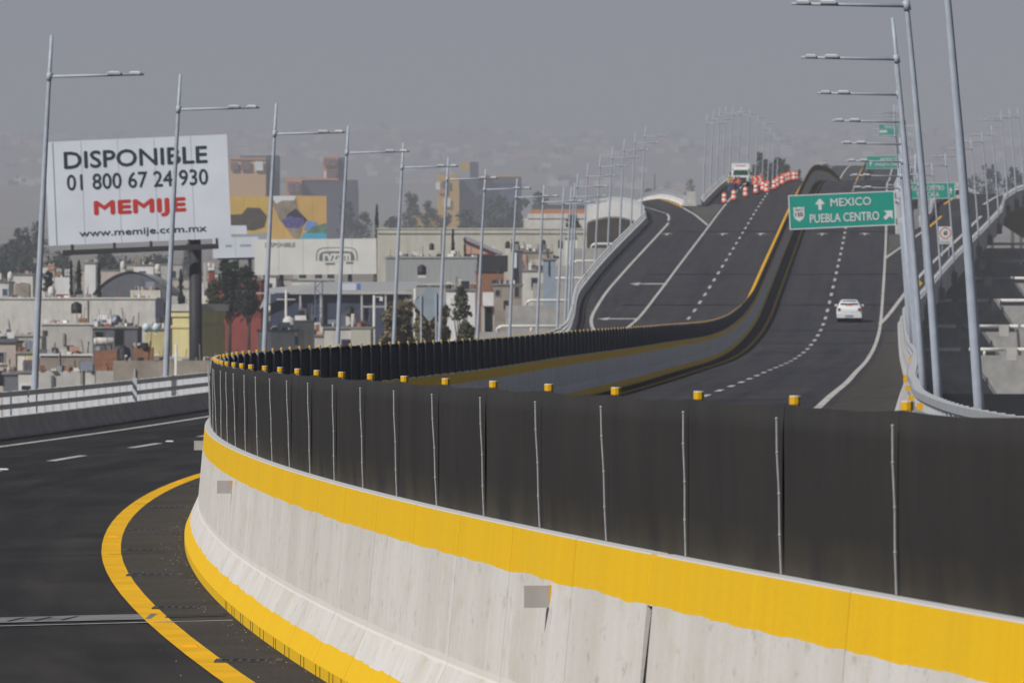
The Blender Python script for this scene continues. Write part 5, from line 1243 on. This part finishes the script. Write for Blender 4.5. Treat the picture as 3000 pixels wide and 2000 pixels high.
# picture billboard: gold sky, pale wedge, turquoise corner
t, W, H, s, c = billboard('picture billboard with a gold field, brown wedge and turquoise corner', 873, 638, 168, 128, 900, 0, mat('pic_gold', (.62, .40, .13), .7, .12, .25))
flat([(fx(.0), fz(.02)), (fx(.46), fz(.02)), (fx(.50), fz(.28)), (fx(.62), fz(.55)), (fx(.52), fz(1.0)), (fx(.42), fz(.96)), (fx(.18), fz(.55))], mat('pic_brown', (.30, .25, .19), .7, .3, .6), t, -.03, 'picture')
flat([(fx(.02), fz(.0)), (fx(.46), fz(.0)), (fx(.44), fz(.10)), (fx(.22), fz(.11)), (fx(.12), fz(.18))], M_SIGNW, t, -.045, 'picture')
flat([(fx(.30), fz(.44)), (fx(.46), fz(.28)), (fx(.66), fz(.54)), (fx(.60), fz(.66)), (fx(.34), fz(.68))], mat('pic_dark', (.04, .045, .05), .7), t, -.045, 'picture')
flat([(fx(.20), fz(.56)), (fx(.34), fz(.46)), (fx(.60), fz(.52)), (fx(.62), fz(.62)), (fx(.50), fz(.74)), (fx(.30), fz(.72))], mat('pic_violet', (.12, .10, .27), .7, .5, 2.5), t, -.055, 'picture')
flat([(fx(.66), fz(.56)), (fx(.86), fz(.62)), (fx(.72), fz(.80)), (fx(.60), fz(.78))], mat('pic_blue', (.16, .30, .62), .7), t, -.03, 'picture')
flat([(fx(.62), fz(.86)), (fx(.76), fz(.70)), (fx(1.0), fz(.62)), (fx(1.0), fz(.86))], mat('pic_green', (.13, .22, .15), .7, .3, 1), t, -.045, 'picture')
flat([(fx(.54), fz(1.0)), (fx(.60), fz(.85)), (fx(1.0), fz(.85)), (fx(1.0), fz(1.0))], mat('pic_turquoise', (.08, .42, .58), .7), t, -.055, 'picture')
for u in (.2, .8):
    mb = MB(); mb.tube([(fx(u), .6, zg(c.x, 900)-c.z-.3), (fx(u), .6, -H/2+.3)], .25, 8); mb.build('leg', M_STEEL_D, t, world=False)

# ------------------------------------------------------------------ utility poles
def upole(label, sx, sy0, d, lampy=None):
    p = at(sx, sy0, d); z0 = zg(p.x, d)
    t = empty('utility_pole', (p.x, d, z0), 0, label, 'pole'); mb = MB(); mb.tube([(0, 0, -.5), (0, 0, p.z-z0)], [.15, .09], 8); mb.build('shaft', C_PALE, t, smooth=True, world=False)
    mb = MB(); mb.box(-.8, .8, -.05, .05, p.z-z0-.9, p.z-z0-.78); mb.build('crossarm', C_GREY, t, world=False)
    if lampy:
        mb = MB(); mb.tube([(0, 0, p.z-z0-.15), (.5, 0, p.z-z0-.1)], .03, 6); mb.box(.4, .65, -.12, .12, p.z-z0-.42, p.z-z0-.1); mb.build('lamp_head', M_SIGNW, t, world=False)
upole('concrete utility pole with a small lamp left of the dry bush', 1096, 865, 452, True)
upole('slim concrete pole beside the diamond sign', 1216, 845, 440)
upole('slim pole in front of the dark shed behind the fourth lamp post', 838, 848, 520)
upole('weathered pole under the cream billboard', 778, 830, 520)
upole('short weathered pole in front of the brown rubble wall', 516, 1010, 396)

# ------------------------------------------------------------------ vegetation
def leaf_mat(n, c): return mat('leaf_'+n, c, .8, .45, .9, detail=5, spec=.15)
L_DARK = leaf_mat('dark', (.030, .045, .028)); L_MID = leaf_mat('mid', (.060, .075, .040)); L_DRY = leaf_mat('dry', (.17, .14, .075)); L_OLIVE = leaf_mat('olive', (.09, .10, .055))
M_BARK = mat('bark', (.10, .075, .055), .9, .3, 6)
def foliage(rng, n, shape, size):
    mb = MB()
    for _ in range(n):
        p = shape(rng); sz = size*rng.uniform(.5, 1.4)
        u = Vector((rng.gauss(0, 1), rng.gauss(0, 1), rng.gauss(0, 1))).normalized(); w = u.cross(Vector((rng.gauss(0, 1), rng.gauss(0, 1), rng.gauss(0, 1)))).normalized()
        a, b = u*sz, w*sz*.7
        mb.add([p-a, p+b, p+a, p-b], [(0, 1, 2, 3)])
    return mb
def tree(label, sx, sy_top, w_px, d, kind, m, n=900, base_y=None, group=None):
    s = FS/d; top = at(sx, sy_top, d); z0 = zg(top.x, d) if base_y is None else at(0, base_y, d).z; H = top.z-z0; R = w_px/2/s; rng = random.Random(int(sx*13+d))
    t = empty('tree', (top.x, d, z0), 0, label, 'tree', group)
    if kind in ('cypress', 'conifer'):
        ex = .55 if kind == 'cypress' else 1.0
        def shape(r):
            v = r.random()**1.15; rad = R*((1-v)**ex)*math.sqrt(r.random())*(1+.3*math.sin(v*23+r.random())); a = r.uniform(0, 6.283)
            return Vector((rad*math.cos(a), rad*math.sin(a), H*(.06+.94*v)))
    else:
        bl = [(Vector((rng.uniform(-.7, .7)*R*(1.15-.6*_i/29), rng.uniform(-.6, .6)*R, H-min(H*.95, R*(.45+3.0*(1-_i/29))))), R*rng.uniform(.30, .55)*(1.2-.5*_i/29)) for _i in range(30)]
        def shape(r):
            c_, rr = r.choice(bl); v = Vector((r.gauss(0, 1), r.gauss(0, 1), r.gauss(0, .8))).normalized()*rr*r.random()**.4; return c_+v
    foliage(rng, int(n*1.5), shape, max(.14, R*.105)).build('crown', m, t, world=False)
    mb = MB(); mb.tube([(0, 0, -.4), (R*.03, 0, H*.35), (-R*.04, 0, H*.7)], [max(.10, H*.022), max(.08, H*.016), .05], 7)
    if kind == 'broad':
        for (c_, rr) in bl[:5]: mb.tube([(0, 0, H*.33), tuple(c_*.6+Vector((0, 0, H*.16))), tuple(c_)], [.10, .07, .03], 5)
    mb.build('trunk', M_BARK, t, smooth=True, world=False)
tree('slim cypress left of the pair above the warehouse wall', 208, 768, 13, 640, 'cypress', L_DARK, 700)
tree('bushy cypress between the two slim ones above the warehouse wall', 231, 764, 34, 636, 'cypress', L_MID, 1300)
tree('dark cypress right of the pair beside the arched shed', 290, 772, 19, 632, 'cypress', L_DARK, 900)
tree('round dark shrub tree right of the first lamp post', 143, 790, 34, 690, 'broad', L_DARK, 700)
tree('slender cypress at the billboard pole', 530, 790, 22, 650, 'cypress', L_DARK, 800)
tree('dark tree in front of the red building, left one', 672, 752, 96, 615, 'broad', L_DARK, 1900)
tree('dark tree in front of the red building, right one', 728, 768, 84, 612, 'broad', L_DARK, 1700)
tree('leafy shrub at the foot of the red building', 622, 812, 56, 605, 'broad', L_OLIVE, 700)
tree('dry brown bushy tree left of the diamond sign', 1168, 862, 120, 436, 'broad', L_DRY, 2600)
tree('dry brown bush behind the diamond sign', 1262, 845, 140, 432, 'broad', L_DRY, 4600)
tree('thin leafy sapling before the white scribbled wall', 1352, 830, 58, 470, 'broad', L_OLIVE, 500)
tree('grey green bush at the bottom right of the town', 1365, 935, 70, 440, 'broad', L_OLIVE, 1200)
tree('small conifer in front of the rose pink house', 1327, 672, 40, 690, 'conifer', L_DARK, 1300)
tree('smaller conifer right of the small conifer', 1362, 698, 20, 688, 'conifer', L_DARK, 600)
tree('slim cypress at the right end of the cream billboard', 1104, 598, 22, 800, 'cypress', L_DARK, 800)
tree('rounded tree behind the right end of the long beige wall', 1680, 620, 70, 830, 'broad', L_MID, 1400)
for k, (sx, yt, w, dd) in enumerate(((60, 655, 75, 1500), (110, 640, 60, 1520), (15, 705, 60, 1450), (180, 720, 120, 1400), (330, 715, 150, 1450), (470, 725, 140, 1420), (560, 705, 60, 1500), (35, 690, 110, 1380), (95, 690, 100, 1350), (150, 745, 110, 1150), (0, 735, 110, 1200), (60, 745, 120, 1180), (300, 735, 130, 1100), (420, 740, 120, 1120))):
    tree('%s tree of the dark belt behind the large billboard, from the left' % ORD[k].capitalize(), sx, yt, w, dd, 'broad', L_DARK, 900, group='dark trees behind the billboard')
for k, (sx, yt, w, dd) in enumerate(((1015, 578, 60, 2150), (1062, 610, 70, 2100), (1150, 620, 90, 2000), (1208, 555, 70, 2200), (1260, 580, 60, 2150), (1300, 620, 90, 2050), (1362, 604, 80, 2000), (1450, 560, 110, 2250), (1520, 560, 120, 2250), (1585, 552, 70, 2300), (1390, 640, 120, 1950), (1480, 630, 140, 1950))):
    tree('%s hazy tree around the mill, from the left' % ORD[k].capitalize(), sx, yt, w, dd, 'broad', L_DARK, 700, group='hazy trees around the mill')
for k, (sx, yt, w) in enumerate(((2212, 480, 14), (2228, 441, 20), (2246, 462, 20), (2262, 472, 14), (2276, 455, 22), (2290, 463, 16), (2305, 478, 14), (2335, 492, 18))):
    tree('%s tall hazy tree behind the truck and drums, from the left' % ORD[k].capitalize(), sx, yt, w*1.9, 1350, 'broad', L_MID, 900, group='tall hazy trees behind the crest')
tree('hazy pointed tree beyond the left exit ramp', 1918, 510, 30, 2500, 'conifer', L_DARK, 600)
tree('hazy round tree beyond the left exit ramp', 1905, 545, 60, 2300, 'broad', L_DARK, 600)
tree('small hazy tree right of the left exit ramp crest', 2022, 520, 34, 2500, 'broad', L_DARK, 400)
for k, (sx, yt, w) in enumerate(((2905, 470, 90), (2965, 478, 80), (2990, 500, 60), (2850, 505, 60))):
    tree('%s hazy tree beyond the right exit ramp' % ORD[k].capitalize(), sx, yt, w, 1900, 'broad', L_DARK, 500, group='hazy trees beyond the right ramp')

# far houses scattered over the slopes: a mass in the haze
rng = random.Random(11); mb = MB()
for _ in range(700):
    d = rng.uniform(7800, 14500); sx = rng.uniform(-150, 3150); x = (sx-CXS)*d/FS; z = zg(x, d); w = rng.uniform(4, 11)*(1+d/9000); h = rng.uniform(3, 6)*(1+d/12000)
    mb.box(x-w/2, x+w/2, d, d+w, z-3, z+h, rng.choice([0, 0, 1, 2, 3]))
tag(mb.build('hillside_houses', [C_PALE, C_WHITE, C_TAN, C_ROSE]), 'pale specks of houses scattered over the hazy slopes', 'houses', kind='stuff')
# far woods as one mass
rng = random.Random(5); mb = MB()
for _ in range(300):
    d = rng.uniform(8000, 13000); sx = rng.uniform(-150, 3150); x = (sx-CXS)*d/FS; z = zg(x, d); r = rng.uniform(4, 11)
    for _k in range(4):
        cx_, cz_ = x+rng.uniform(-r, r), z+rng.uniform(0, r*1.1); q = r*rng.uniform(.3, .7)
        mb.add([(cx_-q, d, cz_-q*.4), (cx_+q*.9, d+q, cz_-q*.5), (cx_+q*.5, d+.5*q, cz_+q), (cx_-q*.6, d-.3*q, cz_+q*.8)], [(0, 1, 2, 3)])
tag(mb.build('far_woods', [L_DARK]), 'scattered dark trees covering the hazy slopes', 'woods', kind='stuff')
# flat roofed houses filling the middle distance
rng = random.Random(21)
for k, sx in enumerate(sorted(rng.uniform(280, 1080) for _ in range(14))):
    d = rng.uniform(800, 950); x = (sx-CXS)*d/FS
    z = zg(x, d); w = rng.uniform(5, 10); h = rng.uniform(3, 6); nm, mm = rng.choice([('grey', C_GREY), ('pale', C_PALE), ('white', C_WHITE), ('pinkish', C_PINK)])
    t = empty('house', (x, d, z), 0, 'small %s flat roofed house far behind the near roofs, %s of them from the left' % (nm, ORD[k]), 'house', 'small middle distance houses')
    part_box(t, 'wall', mm, x-w/2, x+w/2, d, d+7, z-1, z+h)
    part_box(t, 'roof', M_ROOF, x-w/2-.1, x+w/2+.1, d-.1, d+7.1, z+h+.002, z+h+.15)
    for u in (-.3, .05, .32):
        part_box(t, 'window', M_PANE, x+w*u-.5, x+w*u+.5, d-.05, d-.002, z+h-1.9, z+h-.9)

# the jumble on the near roofs: boards, buckets, blocks, rods and rags nobody could count
rng = random.Random(77); mb = MB()
for (x0, x1, y0, y1, z) in ROOFS:
    for _ in range(int(min(46, 7+(x1-x0)*3.2))):
        x = rng.uniform(x0+.05, x1-.05); y = rng.uniform(y0+.05, max(y0+.1, y1-.1)); k = rng.random()
        if k < .58:
            w, h = rng.uniform(.06, .34), rng.uniform(.05, .38); M = Matrix.Translation((x, y, z)) @ Matrix.Rotation(rng.uniform(0, 3), 4, 'Z'); mb.box(-w, w, -w*.6, w*.6, 0, h, rng.randrange(8), M)
        elif k < .95: mb.tube([(x, y, z), (x+rng.uniform(-.2, .2), y, z+rng.uniform(.3, 1.3))], rng.uniform(.012, .04), 4, rng.choice([0, 1, 3, 6]))
        else:
            w = rng.uniform(.3, .9); h = rng.uniform(.3, .7); mb.box(x-w/2, x+w/2, y, y+.03, z+.15, z+.15+h, rng.choice([2, 4, 5, 7])); mb.tube([(x-w/2, y+.01, z), (x-w/2, y+.01, z+.2+h)], .02, 4, 0)
tag(mb.build('rooftop_clutter', [C_DARK, C_SLATE, C_WHITE, C_BROWN, C_ROSE, C_PALE, C_BRICK, mat('rag_blue', (.24, .28, .34), .8)]), 'jumble of boards, rods, blocks and rags on the near roofs', 'clutter', kind='stuff')
# ------------------------------------------------------------------ haze: the dusty air over the valley
mb = MB(); mb.box(-9200, 9200, -700, 20200, CZ-34, CZ+640)
hz = mb.build('haze', []); tag(hz, kind='stuff')
hm = bpy.data.materials.new('haze_air'); hm.use_nodes = True
for n in list(hm.node_tree.nodes):
    if n.type != 'OUTPUT_MATERIAL': hm.node_tree.nodes.remove(n)
pv = hm.node_tree.nodes.new('ShaderNodeVolumePrincipled'); out = [n for n in hm.node_tree.nodes if n.type == 'OUTPUT_MATERIAL'][0]
pv.inputs['Color'].default_value = (0.90, 0.925, 1.0, 1); pv.inputs['Density'].default_value = 0.00025
pv.inputs['Anisotropy'].default_value = 0.0
hm.node_tree.links.new(pv.outputs[0], out.inputs['Volume'])
hz.data.materials.append(hm)
